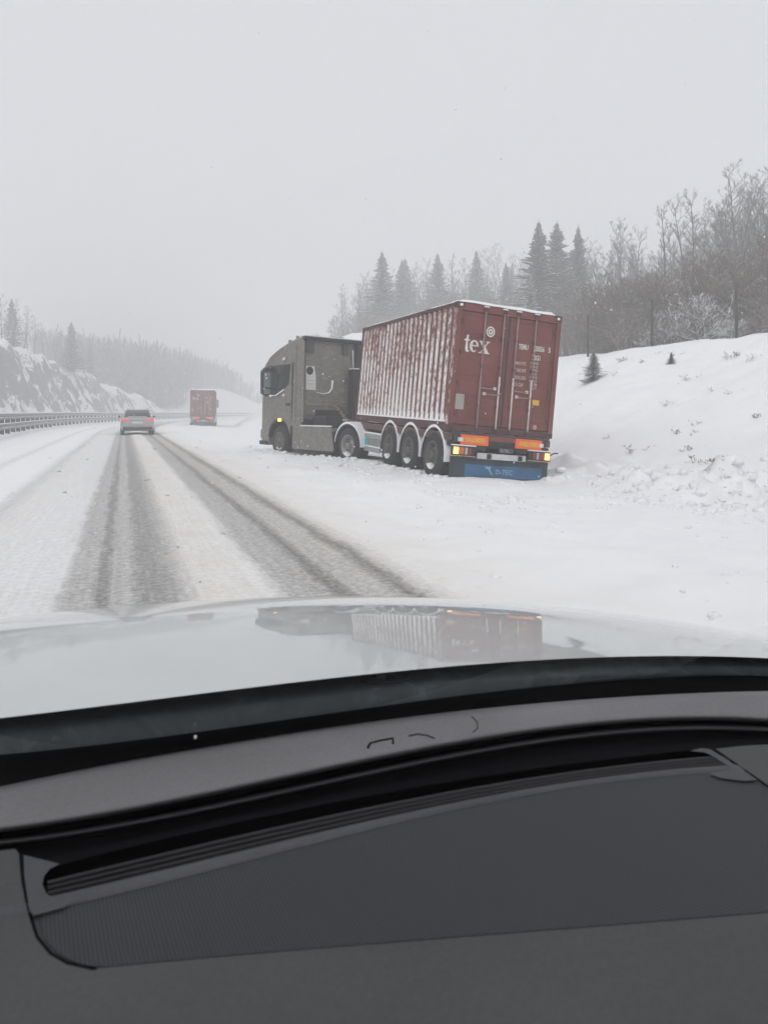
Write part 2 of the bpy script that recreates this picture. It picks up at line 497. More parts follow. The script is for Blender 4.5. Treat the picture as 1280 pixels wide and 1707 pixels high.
# ------------------------------------------------------------------ where the road runs
TH, S0, S1, RC = rad(20.2), 45.0, 240.0, 280.0
def path(s):
    s = np.asarray(s, float)
    a = np.minimum(s, S0)
    x = .80 - math.sin(TH)*a; y = math.cos(TH)*a
    ph = TH - np.clip(s-S0, 0, S1-S0)/RC
    x = x - RC*(np.cos(ph)-math.cos(TH)); y = y + RC*(math.sin(TH)-np.sin(ph))
    e = np.maximum(s-S1, 0); phe = TH-(S1-S0)/RC
    x = x - math.sin(phe)*e; y = y + math.cos(phe)*e
    return x, y, ph
def world_xy(s, u):
    x, y, ph = path(s)
    return x + np.cos(ph)*u, y + np.sin(ph)*u
_ss = np.linspace(-30, 420, 4501); _px, _py, _pp = path(_ss)
def to_su(x, y):
    d = (x-_px)*(-np.sin(_pp)) + (y-_py)*np.cos(_pp)
    dist = (x-_px)**2+(y-_py)**2
    k = int(np.argmin(dist)); return float(_ss[k]), float((x-_px[k])*math.cos(_pp[k])+(y-_py[k])*math.sin(_pp[k]))

def bank_h(s): return 4.5 + 6.5*sst(42, 88, s) + 5*sst(110, 170, s)
def height(s, u):
    s = np.asarray(s, float); u = np.asarray(u, float)
    z = -.055*sst(2.6, 5.2, u) - .15*sst(5.6, 7.8, u)
    # right: ditch, then the cutting
    t = (u-8.6)/12.6
    hb = bank_h(s)
    ramp_ = np.where(t < 0, 0, np.where(t < .86, t*1.03 - .03*np.minimum(t/.1, 1), 0))
    r2 = .86*1.03-.03 + (1-(.86*1.03-.03))*(1-np.exp(-np.maximum(t-.86, 0)*9))
    ramp_ = np.where(t >= .86, r2, ramp_)
    z = z + hb*ramp_ + np.maximum(u-21.2, 0)*.07
    z = z + sst(9, 14, u)*(.16*fbm(s*.35, u*.35, 3, 3) + .05*fbm(s*1.3, u*1.3, 8, 2))
    # churned, ploughed-up snow beside and behind the stranded truck
    d = ((s-11.0)*2.1+(u-5.8)*3.0)/3.66
    churn = np.exp(-np.abs((d-.7)/(1.25+.13*np.maximum(u-6, 0)))**3)*sst(7.0, 8.3, u)*(1-sst(15, 21, u))
    churn = np.maximum(churn, .55*sst(7.0, 8.0, u)*(1-sst(8.8, 10.5, u))*(1-sst(15, 21, s))*sst(9, 12, s))
    bil = np.abs(fbm(s*1.5, u*1.5, 4.4, 3)); bil2 = np.abs(fbm(s*4.1, u*4.1, 1.2, 2))
    z = z + churn*(.09 + .52*bil + .20*bil2)
    # loose ridge between the shoulder and the lane
    z = z + .07*sst(1.6, 2.4, u)*(1-sst(5, 7, u))*(.4+fbm(s*.8, u*.9, 2.5, 3)) + .02*sst(1.3, 2, u)*(1-sst(6, 9, u))*fbm(s*4, u*4, 1, 2)
    # ruts
    for c, wd in ((-.75, .42), (.76, .5)):
        z = z - .022*np.exp(-((u-c)/wd)**4)
    z = z + .012*np.exp(-((u-.02)/.3)**2) + .025*np.exp(-((u+2.0)/.25)**2)*(.7+.6*fbm(s*.9, u*2, 7, 2)) + .03*np.exp(-((u-1.6)/.22)**2)*(.7+.6*fbm(s*.9, u*2, 5, 2))
    z = z + .012*(1-sst(4, 6, np.abs(u)))*fbm(s*2.2, u*2.2, 9, 3)
    # left: verge, far carriageway, blasted rock, wooded hill
    z = z + .08*sst(-4.4, -5.6, u)*(1+.5*fbm(s*.5, u*.5, 6, 3)) + .18*sst(-5.9, -7.2, u)
    rh = 10.8*(1-.22*sst(90, 130, s))*(1-.42*sst(128, 158, s))*(1-sst(154, 172, s)) * (.9+.14*fbm(s*.08, 1.7, 2, 3))
    v = (-u-16.5 + 1.0*fbm(s*.12, 3.3, 1, 3))/5.0
    st = sst(0, 1, v)
    rough_ = fbm(s*.33, u*.55 + 0, z*0+5, 5)
    z = z + rh*st + rh*.26*rough_*st*(1.15-st) + 1.1*np.abs(fbm(s*.45, u*.45, 3, 4))*st*(rh/10) + np.maximum(-u-22, 0)*.10*sst(0, 1, rh/4)
    mound = 8.0*np.exp(-((s-205)/26)**2)*sst(-10, -24, u)
    z = z + mound + 20*sst(215, 330, s)*sst(-14, -70, u) + 9*sst(60, 160, s)*sst(-28, -80, u)
    z = z + 14*sst(235, 360, s)*sst(-30, 60, u) * sst(12, 40, u)
    return z

def ground_z(x, y):
    s, u = to_su(x, y)
    return float(height(np.array([s]), np.array([u]))[0])

def steps(a, b, h):
    return list(np.linspace(a, b, max(2, int(round((b-a)/h))+1)))
def merge(*ls):
    o = []
    for q in ls:
        for t in q:
            if not o or t > o[-1]+1e-4: o.append(float(t))
    return np.array(o)
S_LIST = merge([-30, -20, -12, -6], steps(-3, 24, .11), steps(24.2, 60, .3), steps(60.6, 120, .8), steps(121, 200, 1.6), steps(203, 420, 6))
def sheet(name, ul, mat, sl=S_LIST):
    S, U = np.meshgrid(sl, ul, indexing='ij')
    X, Y = world_xy(S, U); Z = height(S, U)
    P = np.stack([X, Y, Z], -1)
    P = P[:, ::-1]          # faces up
    A = np.stack([U, S, 0*S], -1)[:, ::-1]
    o = grid_mesh(name, P[:, ::-1][:, ::1], mat, A[:, ::-1], kind='structure')
    return o
sheet('road', merge(steps(-4.8, 3.4, .09)), M_ROAD)
sheet('snowy_bank', merge(steps(3.4, 13, .11), steps(13.3, 26, .3), steps(27, 60, 1.5), steps(64, 130, 6)), M_SNOW)
sheet('snowy_verge', merge(steps(-16, -9, .5), steps(-8.7, -4.8, .15)), M_SNOW)
S_ROCK = merge([-30, -10, 10, 30], steps(45, 180, .5), steps(183, 420, 5))
sheet('rock_cutting', merge(steps(-130, -60, 7), steps(-56, -30, 2), steps(-29, -24, .6), steps(-23.7, -16, .22)), M_ROCK, S_ROCK)
g = MB(); G = 640
g.add([(-G, -200, -1.2), (G, -200, -1.2), (G, G, -1.2), (-G, G, -1.2)], [(0, 1, 2, 3)])
tag(g.build('ground', M_SNOW), kind='structure')

# ------------------------------------------------------------------ truck pieces
def rot(yaw, pitch, roll):
    return Matrix.Rotation(rad(yaw), 4, 'Z') @ Matrix.Rotation(rad(pitch), 4, 'X') @ Matrix.Rotation(rad(roll), 4, 'Y')

def text_mesh(parent, name, body, size, mat, frame, depth=.0015, align='LEFT', sx=1.0, bold=0.0):
    """flat print: frame is a 4x4 matrix in the parent's space (x along the line, y up)"""
    cu = bpy.data.curves.new(name, 'FONT'); cu.body = body; cu.size = size; cu.align_x = align
    cu.extrude = depth; cu.resolution_u = 2; cu.offset = bold
    t = bpy.data.objects.new(name, cu); COL.objects.link(t)
    dg = bpy.context.evaluated_depsgraph_get()
    me = bpy.data.meshes.new_from_object(t.evaluated_get(dg))
    bpy.data.objects.remove(t)
    me.transform(frame @ Matrix.Diagonal((sx, 1, 1, 1)))
    me.materials.clear(); me.materials.append(mat)
    o = bpy.data.objects.new(name, me); COL.objects.link(o); o.parent = parent
    return o
def rear_frame(x, y, z):      # lettering readable from behind: x to the right, up = z, facing -y
    return Matrix.Translation((x, y, z)) @ Matrix.Rotation(rad(90), 4, 'X')

def ribbon(mb, pts, ws, y, ang=None):
    """a flat stroke of varying width in the rear plane"""
    L, Rr = [], []
    n = len(pts)
    for i, (x, z) in enumerate(pts):
        x0, z0 = pts[max(i-1, 0)]; x1, z1 = pts[min(i+1, n-1)]
        dx, dz = x1-x0, z1-z0; d = math.hypot(dx, dz) or 1
        w = ws[i]/2
        nx, nz = (-dz/d, dx/d) if ang is None else (math.cos(ang), math.sin(ang))
        L.append((x+nx*w, y, z+nz*w)); Rr.append((x-nx*w, y, z-nz*w))
    vs_ = []
    for a, b in zip(L, Rr): vs_ += [a, b]
    mb.add(vs_, [(2*i, 2*i+1, 2*i+3, 2*i+2) for i in range(n-1)])
    return mb

def serif_word(parent, x, z, h, mat, y, sx=1.0):
    """'tex' in heavy serif letters; h is the x-height"""
    m = MB(); e = .0008
    # t
    ribbon(m, [(x+.30*h, z+1.32*h), (x+.30*h, z+.28*h), (x+.34*h, z+.10*h), (x+.46*h, z+.045*h), (x+.60*h, z+.12*h)], [.10*h, .28*h, .27*h, .16*h, .05*h], y)
    m.add([(x+.02*h, y-e, z+.86*h), (x+.60*h, y-e, z+.86*h), (x+.60*h, y-e, z+.98*h), (x+.02*h, y-e, z+.98*h)], [(0, 1, 2, 3)])
    m.add([(x+.16*h, y-2*e, z+.98*h), (x+.44*h, y-2*e, z+.98*h), (x+.44*h, y-2*e, z+1.38*h), (x+.34*h, y-2*e, z+1.30*h)], [(0, 1, 2, 3)])
    # e
    cx, cz = x+1.08*h, z+.5*h
    pts, ws = [], []
    for k in range(25):
        t = rad(6 + k*(318-6)/24)
        pts.append((cx+.34*h*math.cos(t), cz+.42*h*math.sin(t)))
        ws.append(h*(.11 + .17*max(0, -math.cos(t))**1.2 + (.10*max(0, math.cos(t)) if k < 8 else 0)) * (1 if k < 21 else (25-k)/4.5))
    ribbon(m, pts, ws, y)
    m.add([(cx-.30*h, y-e, cz-.01*h), (cx+.45*h, y-e, cz-.01*h), (cx+.45*h, y-e, cz+.09*h), (cx-.30*h, y-e, cz+.09*h)], [(0, 1, 2, 3)])
    # x
    x0 = x+1.58*h
    m.add([(x0+.06*h, y, z+.92*h), (x0+.42*h, y, z+.92*h), (x0+1.02*h, y, z+.06*h), (x0+.64*h, y, z+.06*h)], [(0, 3, 2, 1)])
    m.add([(x0+.84*h, y-e, z+.92*h), (x0+.96*h, y-e, z+.92*h), (x0+.26*h, y-e, z+.06*h), (x0+.12*h, y-e, z+.06*h)], [(0, 3, 2, 1)])
    for a, b, lo in ((0, .50, .90), (.70, 1.08, .90), (-.02, .40, 0), (.56, 1.10, 0)):
        m.add([(x0+a*h, y-2*e, z+lo*h), (x0+b*h, y-2*e, z+lo*h), (x0+b*h, y-2*e, z+(lo+.09)*h), (x0+a*h, y-2*e, z+(lo+.09)*h)], [(0, 1, 2, 3)])
    m.v = [(x+(a-x)*sx, b, c) for a, b, c in m.v]
    return m.build('lettering', mat, parent)

CL, CW, CH = 6.06, 2.44, 2.59
def make_container(mw, label, group=None):
    root = empty('shipping_container', mw, label, 'container', group)
    hw = CW/2
    # corrugated long sides
    for sgn in (-1, 1):
        m = MB(); z0, z1 = .16, CH-.07
        prof = []; y = .15; pitch = .262
        while y < CL-.15-pitch*.9:
            prof += [(y, 0), (y+.07, 0), (y+.131, .036), (y+.201, .036)]; y += pitch
        prof += [(y, 0), (CL-.12, 0)]
        vs_ = []
        for (yy, d) in prof:
            x = sgn*(hw-.012-d)
            vs_ += [(x, yy, z0), (x, yy, z1)]
        fs_ = [(2*i, 2*i+1, 2*i+3, 2*i+2) if sgn < 0 else (2*i, 2*i+2, 2*i+3, 2*i+1) for i in range(len(prof)-1)]
        m.add(vs_, fs_).build('side_panel', M_CONTSIDE if sgn < 0 else M_CONT, root)
    # frame
    m = MB()
    for sx in (-1, 1):
        xa, xb = sorted((sx*hw, sx*(hw-.13)))
        m.box(xa, xb, CL-.12, CL, 0, CH)
        xa, xb = sorted((sx*(hw-.003), sx*(hw-.07)))
        m.box(xa, xb, .12, CL-.12, CH-.085, CH-.005)
    m.box(-hw+.13, hw-.13, CL-.11, CL-.01, CH-.12, CH); m.box(-hw+.13, hw-.13, CL-.11, CL-.01, 0, .14)
    m.box(-hw+.13, hw-.13, CL-.07, CL-.05, .14, CH-.12)
    m.build('front_frame', M_CONTDARK, root, bevel=.006)
    m = MB(); m.box(-hw+.02, hw-.02, .1, CL-.1, CH-.03, CH-.012); m.build('roof', M_CONT, root)
    m = MB(); m.box(-hw+.08, hw-.08, .1, CL-.1, .02, .12); m.build('floor', M_CONTDARK, root)
    for sx in (-1, 1):
        xa, xb = sorted((sx*(hw-.005), sx*(hw-.08)))
        MB().box(xa, xb, .14, CL-.13, .01, .165).build('bottom_rail', M_CONTDARK, root, bevel=.006)
        xa, xb = sorted((sx*hw, sx*(hw-.11)))
        MB().box(xa, xb, 0, .14, .12, CH-.12).build('corner_post', M_CONTPOST if sx < 0 else M_CONT, root, bevel=.012)
    MB().box(-hw+.11, hw-.11, .004, .11, CH-.16, CH-.005).build('door_header', M_CONT, root, bevel=.008)
    MB().box(-hw+.11, hw-.11, .004, .11, .0, .135).build('door_sill', M_CONTDARK, root, bevel=.008)
    for sx in (-1, 1):
        for sy in (0, 1):
            for sz in (0, 1):
                xa, xb = sorted((sx*(hw+.004), sx*(hw-.17)))
                y0 = -.004 if sy == 0 else CL-.165
                zc = -.002 if sz == 0 else CH-.118
                cst = MB().box(xa, xb, y0, y0+.17, zc, zc+.12).build('corner_casting', M_CONTDARK, root, bevel=.012)
                if sy == 0:
                    MB().box((xa+xb)/2-.035, (xa+xb)/2+.035, y0-.003, y0+.02, zc+.03, zc+.085).build('opening', M_SNOWPLAIN if sz == 1 else M_BLACK, cst, bevel=.01)
    # the two doors with shallow pressed ribs
    for sx in (-1, 1):
        xa, xb = sorted((sx*.012, sx*(hw-.115)))
        d = MB(); z0, z1 = .145, CH-.17
        d.box(xa, xb, .05, .08, z0, z1)
        d.build('door', M_CONT, root)
        dr = root.children[-1]
        fr = MB()
        fr.box(xa, xa+.055, .036, .05, z0, z1); fr.box(xb-.055, xb, .036, .05, z0, z1)
        fr.box(xa+.055, xb-.055, .036, .05, z0, z0+.07); fr.box(xa+.055, xb-.055, .036, .05, z1-.07, z1)
        fr.build('door_frame', M_CONT, dr, bevel=.006)
        nr = 5
        for k in range(nr):
            zz = z0+.07+(k+.5)*(z1-z0-.14)/nr; hh = (z1-z0-.14)/nr*.36
            q = MB(); x_a, x_b = xa+.085, xb-.085
            q.add([(x_a, .0497, zz-hh), (x_b, .0497, zz-hh), (x_b, .0497, zz+hh), (x_a, .0497, zz+hh),
                   (x_a+.02, .040, zz-hh+.03), (x_b-.02, .040, zz-hh+.03), (x_b-.02, .040, zz+hh-.03), (x_a+.02, .040, zz+hh-.03)],
                  [(0, 1, 5, 4), (1, 2, 6, 5), (2, 3, 7, 6), (3, 0, 4, 7), (4, 5, 6, 7)])
            q.build('pressed_panel', M_CONT, dr)
        MB().box(xb-.008 if sx < 0 else xa-.014, xb+.014 if sx < 0 else xa+.008, .030, .037, z0, z1).build('gasket', M_BLACK, dr)
        for k in range(4):
            zz = z0+.2+k*(z1-z0-.4)/3; xo = xa if sx < 0 else xb
            MB().box(xo-.05, xo+.06, .016, .034, zz-.045, zz+.045).build('hinge', M_CONTDARK, dr, bevel=.005)
        for q, xc in enumerate((.183, .615) if sx > 0 else (-.57, -.137)):
            b = MB(); zz0, zz1 = .04, CH-.06
            top = MB().tube([(xc, .010, 1.18), (xc, .010, zz1)], .017, 8).build('lock_bar', M_BAR, root, smooth=True)
            MB().tube([(xc, .010, zz0), (xc, .010, 1.178)], .019, 8).build('bar_foot', M_BARFROST if q == (1 if sx < 0 else 0) or sx > 0 else M_BAR, top, smooth=True)
            for zc in (.06, CH-.085):
                MB().box(xc-.055, xc+.055, -.018, .016, zc-.04, zc+.04).build('cam', M_CONTDARK, top, bevel=.008)
            MB().box(xc-.06, xc+.06, -.022, .014, CH-.048, CH-.022).build('snow', M_SNOWPLAIN, top, bevel=.01)
            for zc in (.55, 1.35, 1.95):
                MB().box(xc-.04, xc+.04, .002, .035, zc-.03, zc+.03).build('bracket', M_CONTDARK, top, bevel=.005)
            zh = .92 if q == 0 else .80
            xe = xc+.33 if q == 0 else xc-.33
            MB().tube([(xc, -.006, zh), ((xc+xe)/2, -.012, zh-.012), (xe, -.010, zh-.005)], .013, 6).build('handle', M_BAR, top, smooth=True)
            MB().box(xe-.03, xe+.03, -.02, .03, zh-.03, zh+.03).build('handle_catch', M_BARFROST, top, bevel=.006)
    # lettering and stickers
    yl = .0335
    serif_word(root, -1.0, 1.61, .255, M_LETTER, yl, .86)
    dsc = MB(); n = 28
    for rr, w, k0 in ((.082, .03, 0), (.035, .035, 1)):
        pts = [(-.42+rr*math.cos(2*math.pi*k/n), 2.07+1.15*rr*math.sin(2*math.pi*k/n)) for k in range(n+1)]
        ribbon(dsc, pts, [w]*(n+1), yl-.001*k0)
    dsc.build('round_emblem', M_LETTER, root)
    T = lambda b_, x, z, s, mt=M_LETTER, sx=.8, bold=.0: text_mesh(root, 'lettering', b_, s, mt, rear_frame(x, yl, z), sx=sx, bold=bold)
    T('TEMU', .255, 1.80, .150, sx=.60, bold=.004); T('120556', .595, 1.80, .150, sx=.62, bold=.004); T('5', .97, 1.80, .150, sx=.8, bold=.004)
    T('22G1', .59, 1.61, .145, sx=.66, bold=.004)
    for k, (a, c1, c2) in enumerate((('MAX WT.', '30,480 KG', '67,200 LB'), ('TARE WT.', ' 2,190 KG', ' 4,830 LB'), ('PAYLOAD', '28,290 KG', '62,370 LB'), ('CU CAP', ' 33.2 CBM', '1,172 CFT'))):
        zz = 1.47-k*.148
        T(a, .215, zz, .105, M_LETTERDIM, .58, .002); T(c1, .565, zz+.045, .078, M_LETTERDIM, .58, .0015); T(c2, .565, zz-.03, .078, M_LETTERDIM, .58, .0015)
    MB().box(-1.08, -.89, .028, .034, .44, .75).build('data_plate', mat_simple('plate_grey', (.36, .32, .28), .5), root)
    st = MB().box(.69, .85, .028, .034, .67, .78).build('sticker', M_STICKER, root)
    MB().add([(.80+.05*math.cos(2*math.pi*k/16), .0335, .21+.05*math.sin(2*math.pi*k/16)) for k in range(16)], [tuple(range(16))]).build('round_sticker', mat_simple('pale_red', (.45, .25, .24), .6), root)
    # snow lying on the roof and on the bottom rail
    nx, ny = 14, 40
    xs = np.linspace(-hw-.004, hw+.004, nx); ys = np.linspace(-.012, CL+.006, ny)
    Xg, Yg = np.meshgrid(xs, ys, indexing='ij')
    edge = np.minimum(np.minimum(Xg-xs[0], xs[-1]-Xg), np.minimum(Yg-ys[0], ys[-1]-Yg))
    Zg = CH-.004 + .055*(1-np.exp(-edge/.03)) + .012*fbm(Xg*4, Yg*4, 2, 3) + .03
    Zg = np.where(edge < 1e-6, CH-.006 + .012*fbm(Xg*6, Yg*6, 5, 2), Zg)
    grid_mesh('roof_snow', np.stack([Xg, Yg, Zg], -1), M_SNOWPLAIN, parent=root)
    m = MB(); y = .15; pitch = .262
    lod = MB().prism([(-hw-.004, .166), (-hw+.065, .166), (-hw+.06, .195), (-hw+.012, .205), (-hw-.006, .185)], .15, CL-.14, 'y').build('rail_snow', M_SNOWPLAIN, root)
    while y < CL-.15-pitch*.9:
        hgt = .13+.09*random.random()
        y1 = y+.131; y2 = y+.201+.02
        m.add([(-hw+.004, y1-.05, .196), (-hw+.004, y2+.05, .196), (-hw+.055, y2+.05, .196), (-hw+.055, y1-.05, .196), (-hw+.044, y1+.05, .2+hgt), (-hw+.05, y2-.02, .2+hgt*.9)],
              [(0, 4, 5, 1), (0, 3, 4), (1, 5, 2), (3, 2, 5, 4)])
        y += pitch
    m.build('drift', M_SNOWPLAIN, lod)
    return root

def make_wheel(parent, x, y, z, r=.5, w=.28, rim=M_RIM, out=-1, snow=True, dish=.06):
    """out = -1: outer face on the -x side"""
    o = out
    ty = MB().lathe_x([(x+o*w*.5*a, z_) for a, z_ in ((-1, r*.60), (-1, r*.86), (-.86, r*.965), (-.6, r), (.6, r), (.86, r*.965), (1.0, r*.86), (1.0, r*.60))], 40, y, z)
    wl = ty.build('wheel', M_TYRE, parent, smooth=True)
    tr = MB()
    for k in range(36):
        t = 2*math.pi*k/36
        c, s = math.cos(t), math.sin(t); c2, s2 = math.cos(t+.07), math.sin(t+.07)
        ra, rb = r*.985, r*1.012
        for x0, x1 in ((x-w*.40, x-w*.12), (x+w*.12, x+w*.40)):
            tr.add([(x0, y+ra*c, z+ra*s), (x1, y+ra*c, z+ra*s), (x1, y+rb*c, z+rb*s), (x0, y+rb*c, z+rb*s),
                    (x0, y+ra*c2, z+ra*s2), (x1, y+ra*c2, z+ra*s2), (x1, y+rb*c2, z+rb*s2), (x0, y+rb*c2, z+rb*s2)],
                   [(0, 1, 2, 3), (7, 6, 5, 4), (3, 2, 6, 7), (0, 3, 7, 4), (1, 5, 6, 2)])
    tag(tr.build('tread', M_TYRE, wl), kind='stuff')
    e = x+o*w*.5
    rm = MB().lathe_x([(e-o*.01, r*.61), (e+o*.012, r*.60), (e+o*.012, r*.565), (e-o*dish, r*.53), (e-o*(dish+.03), r*.40), (e-o*dish*.4, r*.32), (e-o*dish*.2, r*.17), (e+o*.02, r*.16), (e+o*.03, r*.10), (e+o*.03, .001)], 36, y, z)
    rmo = rm.build('rim', rim, wl, smooth=True)
    nb = MB()
    for k in range(10):
        t = 2*math.pi*(k+.5)/10; cy_, cz = y+.255*r*math.cos(t), z+.255*r*math.sin(t)
        nb.lathe_x([(e-o*dish*.3, .018), (e+o*.012, .016), (e+o*.018, .001)], 6, cy_, cz)
    tag(nb.build('wheel_nuts', M_DARKGREY, wl), kind='stuff')
    hl = MB()
    for k in range(8):
        t = 2*math.pi*k/8; cy_, cz = y+.455*r*math.cos(t), z+.455*r*math.sin(t)
        hl.lathe_x([(e-o*(dish+.004), .028), (e-o*(dish+.0), .001)], 8, cy_, cz)
    tag(hl.build('hand_holes', M_BLACK, wl), kind='stuff')
    if snow:
        MB().lathe_x([(e+o*.006, r*.585), (e+o*.014, r*.56), (e-o*dish*.8, r*.50), (e-o*(dish+.022), r*.42)], 22, y, z, rad(222), rad(318)).build('caked_snow', M_SNOWPLAIN, wl, smooth=True)
    return wl

def fender(parent, x0, x1, y, z, r, a0, a1, mat, snow=True):
    n = 26; m = MB(); sn = MB()
    for mm, ra, rb, xa, xb, b0, b1 in ((m, r, r+.018, x0, x1, a0, a1),) + (((sn, r+.019, None, x0-.006, x1+.004, a0, a1),) if snow else ()):
        base = len(mm.v)
        for k in range(n+1):
            t = rad(b0+(b1-b0)*k/n)
            up = max(0, math.sin(t))
            rb_ = rb if rb else ra + .008 + .05*up**1.2 + .006*random.random()
            for x, rr in ((xa, ra), (xa, rb_), (xb, rb_), (xb, ra)):
                mm.v.append((x, y+rr*math.cos(t), z+rr*math.sin(t)))
        for k in range(n):
            for j in range(4):
                a = base+k*4+j; b = base+k*4+(j+1) % 4
                mm.f.append((a, b, b+4, a+4))
        mm.f.append(tuple(base+j for j in (3, 2, 1, 0))); mm.f.append(tuple(base+n*4+j for j in range(4)))
    f = m.build('mudguard', mat, parent)
    if snow: sn.build('snow', M_SNOWPLAIN, f, smooth=False)
    return f

def make_trailer(mw, label, group=None):
    """origin on the ground under the rear edge of the load, container floor 1.05 above"""
    root = empty('semi_trailer', mw, label, 'trailer', group)
    H0 = 1.05
    for sx in (-1, 1):
        MB().box(sx*.55-.07, sx*.55+.07, .05, 6.9, H0-.36, H0-.05).build('chassis_rail', M_CHASSIS, root, bevel=.006)
        xa, xb = sorted((sx*1.20, sx*1.08))
        MB().box(xa, xb, .02, 6.05, H0-.19, H0-.045).build('side_beam', M_BROWNFRAME, root, bevel=.01)
    for y in (.0, 1.3, 2.6, 4.0, 5.4, 5.98):
        MB().box(-1.06, 1.06, y, y+.14, H0-.20, H0-.06).build('crossmember', M_CHASSIS if y > .01 else M_DARKGREY, root, bevel=.008)
    for y in (.05, 5.9):
        for sx in (-1, 1):
            MB().box(sx*1.13-.07, sx*1.13+.07, y, y+.16, H0-.045, H0-.004).build('twist_lock', M_DARKGREY, root, bevel=.01)
    # axles
    for y in (.65, 1.95, 3.25):
        MB().tube([(-1.0, y, .5), (1.0, y, .5)], .07, 10).build('axle', M_CHASSIS, root, smooth=True)
        for sx in (-1, 1):
            make_wheel(root, sx*1.04, y, .5, .505, .36, M_RIM, sx, snow=(sx < 0), dish=.085)
            fender(root, min(sx*1.21, sx*.84), max(sx*1.21, sx*.84), y, .5, .57, -8, 188, M_DARKGREY)
            MB().box(sx*.75-.05, sx*.75+.05, y-.10, y+.10, .50, H0-.36).build('air_spring', M_BLACK, root, bevel=.02)
    # landing legs, side guards, tank
    for sx in (-1, 1):
        MB().box(sx*.92-.07, sx*.92+.07, 4.78, 4.93, .40, H0-.19).build('landing_leg', M_REDFRAME, root, bevel=.01)
        g_ = MB(); xa, xb = sorted((sx*1.19, sx*1.16))
        g_.box(xa, xb, 3.93, 5.55, .62, .74); g_.box(xa, xb, 3.93, 5.55, .28, .40)
        g_.box(xa, xb, 4.0, 4.06, .40, .62); g_.box(xa, xb, 5.40, 5.46, .40, .62)
        gd = g_.build('side_guard', mat_snowy('guard_aluminium', (.30, .30, .30), .5, .75, 1.0, 5), root, bevel=.006)
        s_ = MB(); s_.box(xa-.006, xb+.03, 3.93, 5.55, .742, .785); s_.box(xa-.006, xb+.03, 3.93, 5.55, .402, .44)
        s_.build('snow', M_SNOWPLAIN, gd, bevel=.014)
        if sx < 0:
            MB().box(-1.196, -1.188, 4.85, 5.10, .44, .62).build('sticker', M_TURQ, root)
            MB().box(-1.186, -1.176, 4.06, 5.40, .405, .615).build('guard_panel', mat_snowy('guard_panel_grey', (.22, .22, .22), .6, .7, 1.0, 5), root)
        MB().tube([(sx*.72, 3.9, .55), (sx*.72, 4.55, .55)], .22, 16).build('air_tank', M_CHASSIS, root, smooth=True)
    MB().box(-.9, .9, 5.98, 7.9, H0-.14, H0-.02).build('gooseneck', M_REDFRAME, root, bevel=.01)
    # the tail: marker plates, lamps, number plate, bumper, flap
    y = -.06
    MB().box(-1.16, 1.16, .0, .14, H0-.30, H0-.205).build('rear_beam', M_CHASSIS, root, bevel=.008)
    MB().box(-1.12, 1.12, -.01, .06, H0-.055, H0-.012).build('tail_edge', M_DARKGREY, root, bevel=.006)
    MB().box(-.28, .30, y+.01, y+.04, H0-.15, H0-.055).build('red_panel', M_REDFRAME, root)
    for sx in (-1, 1):
        xc = sx*.625
        pl = MB().box(xc-.315, xc+.315, y-.012, y, H0-.255, H0-.055).build('marker_plate', M_ORANGE, root, bevel=.004)
        MB().box(xc-.235, xc+.235, y-.015, y-.0122, H0-.205, H0-.105).build('yellow_field', M_YELLOW, pl)
        MB().box(xc-sx*0-.27, xc+.27, y+.0, y+.10, H0-.36, H0-.2).build('lamp_bracket', M_BLACK, root)
        xo = sx*1.13; xi = sx*.62; xa, xb = sorted((xo, xi))
        lp = MB().box(xa, xb, y-.07, y-.0, H0-.475, H0-.285).build('lamp_cluster', M_BLACK, root, bevel=.008)
        def seg(f0, f1, mt, nm):
            a, b = sorted((xo+(xi-xo)*f0, xo+(xi-xo)*f1))
            MB().box(a, b, y-.082, y-.0702, H0-.450, H0-.312).build(nm, mt, lp, bevel=.012)
        seg(.04, .27, M_TAIL, 'lit_lamp'); seg(.30, .50, M_ORANGELENS if sx < 0 else M_REDLENS, 'orange_lens'); seg(.54, .66, M_CLEAR, 'reversing_lens'); seg(.70, .82, M_REDLENS, 'fog_lens')
        MB().box(xa-.01, xb+.01, y-.085, y+.005, H0-.284, H0-.262).build('snow', M_SNOWPLAIN, lp, bevel=.008)
        rim_ = MB(); rim_.box(xa-.012, xb+.012, y-.078, y-.01, H0-.492, H0-.4755); rim_.build('lamp_frame', mat_simple('brass_trim', (.42, .30, .20), .5), lp)
        MB().box(sx*.93-.05, sx*.93+.05, y-.02, y+.05, H0-.20, H0-.12).build('white_marker', M_WHITE, root, bevel=.01)
    MB().tube([(1.14, y-.02, H0-.36), (1.24, y-.04, H0-.30), (1.33, y-.04, H0-.295)], .014, 6).build('rubber_marker_arm', M_BLACK, root, smooth=True)
    bp = MB().box(-.56, .56, y-.06, y-.0, H0-.52, H0-.40).build('bumper_bar', mat_simple('dirty_white_bar', (.50, .50, .50), .6, 0, .15, 5), root, bevel=.012)
    for xc in (-.30, .42):
        MB().box(xc-.05, xc+.05, y-.075, y-.061, H0-.51, H0-.41).build('rubber_buffer', M_BLACK, bp, bevel=.012)
    lc = MB().box(-.22, .32, y-.070, y-.0605, H0-.515, H0-.405).build('number_plate', mat_simple('plate_white', (.58, .58, .60), .5), bp)
    MB().box(-.05, .27, y-.03, y+.02, H0-.375, H0-.29).build('plate_frame', M_DARKGREY, root, bevel=.006)
    text_mesh(root, 'lettering', 'D-TEC', .085, M_LETTERDIM, rear_frame(-.035, y-.032, H0-.355), sx=.85)
    fl = MB(); fl.box(-1.14, 1.12, y-.02, y-.008, .12, H0-.50); fo = fl.build('mud_flap', M_DIRTFLAP, root)
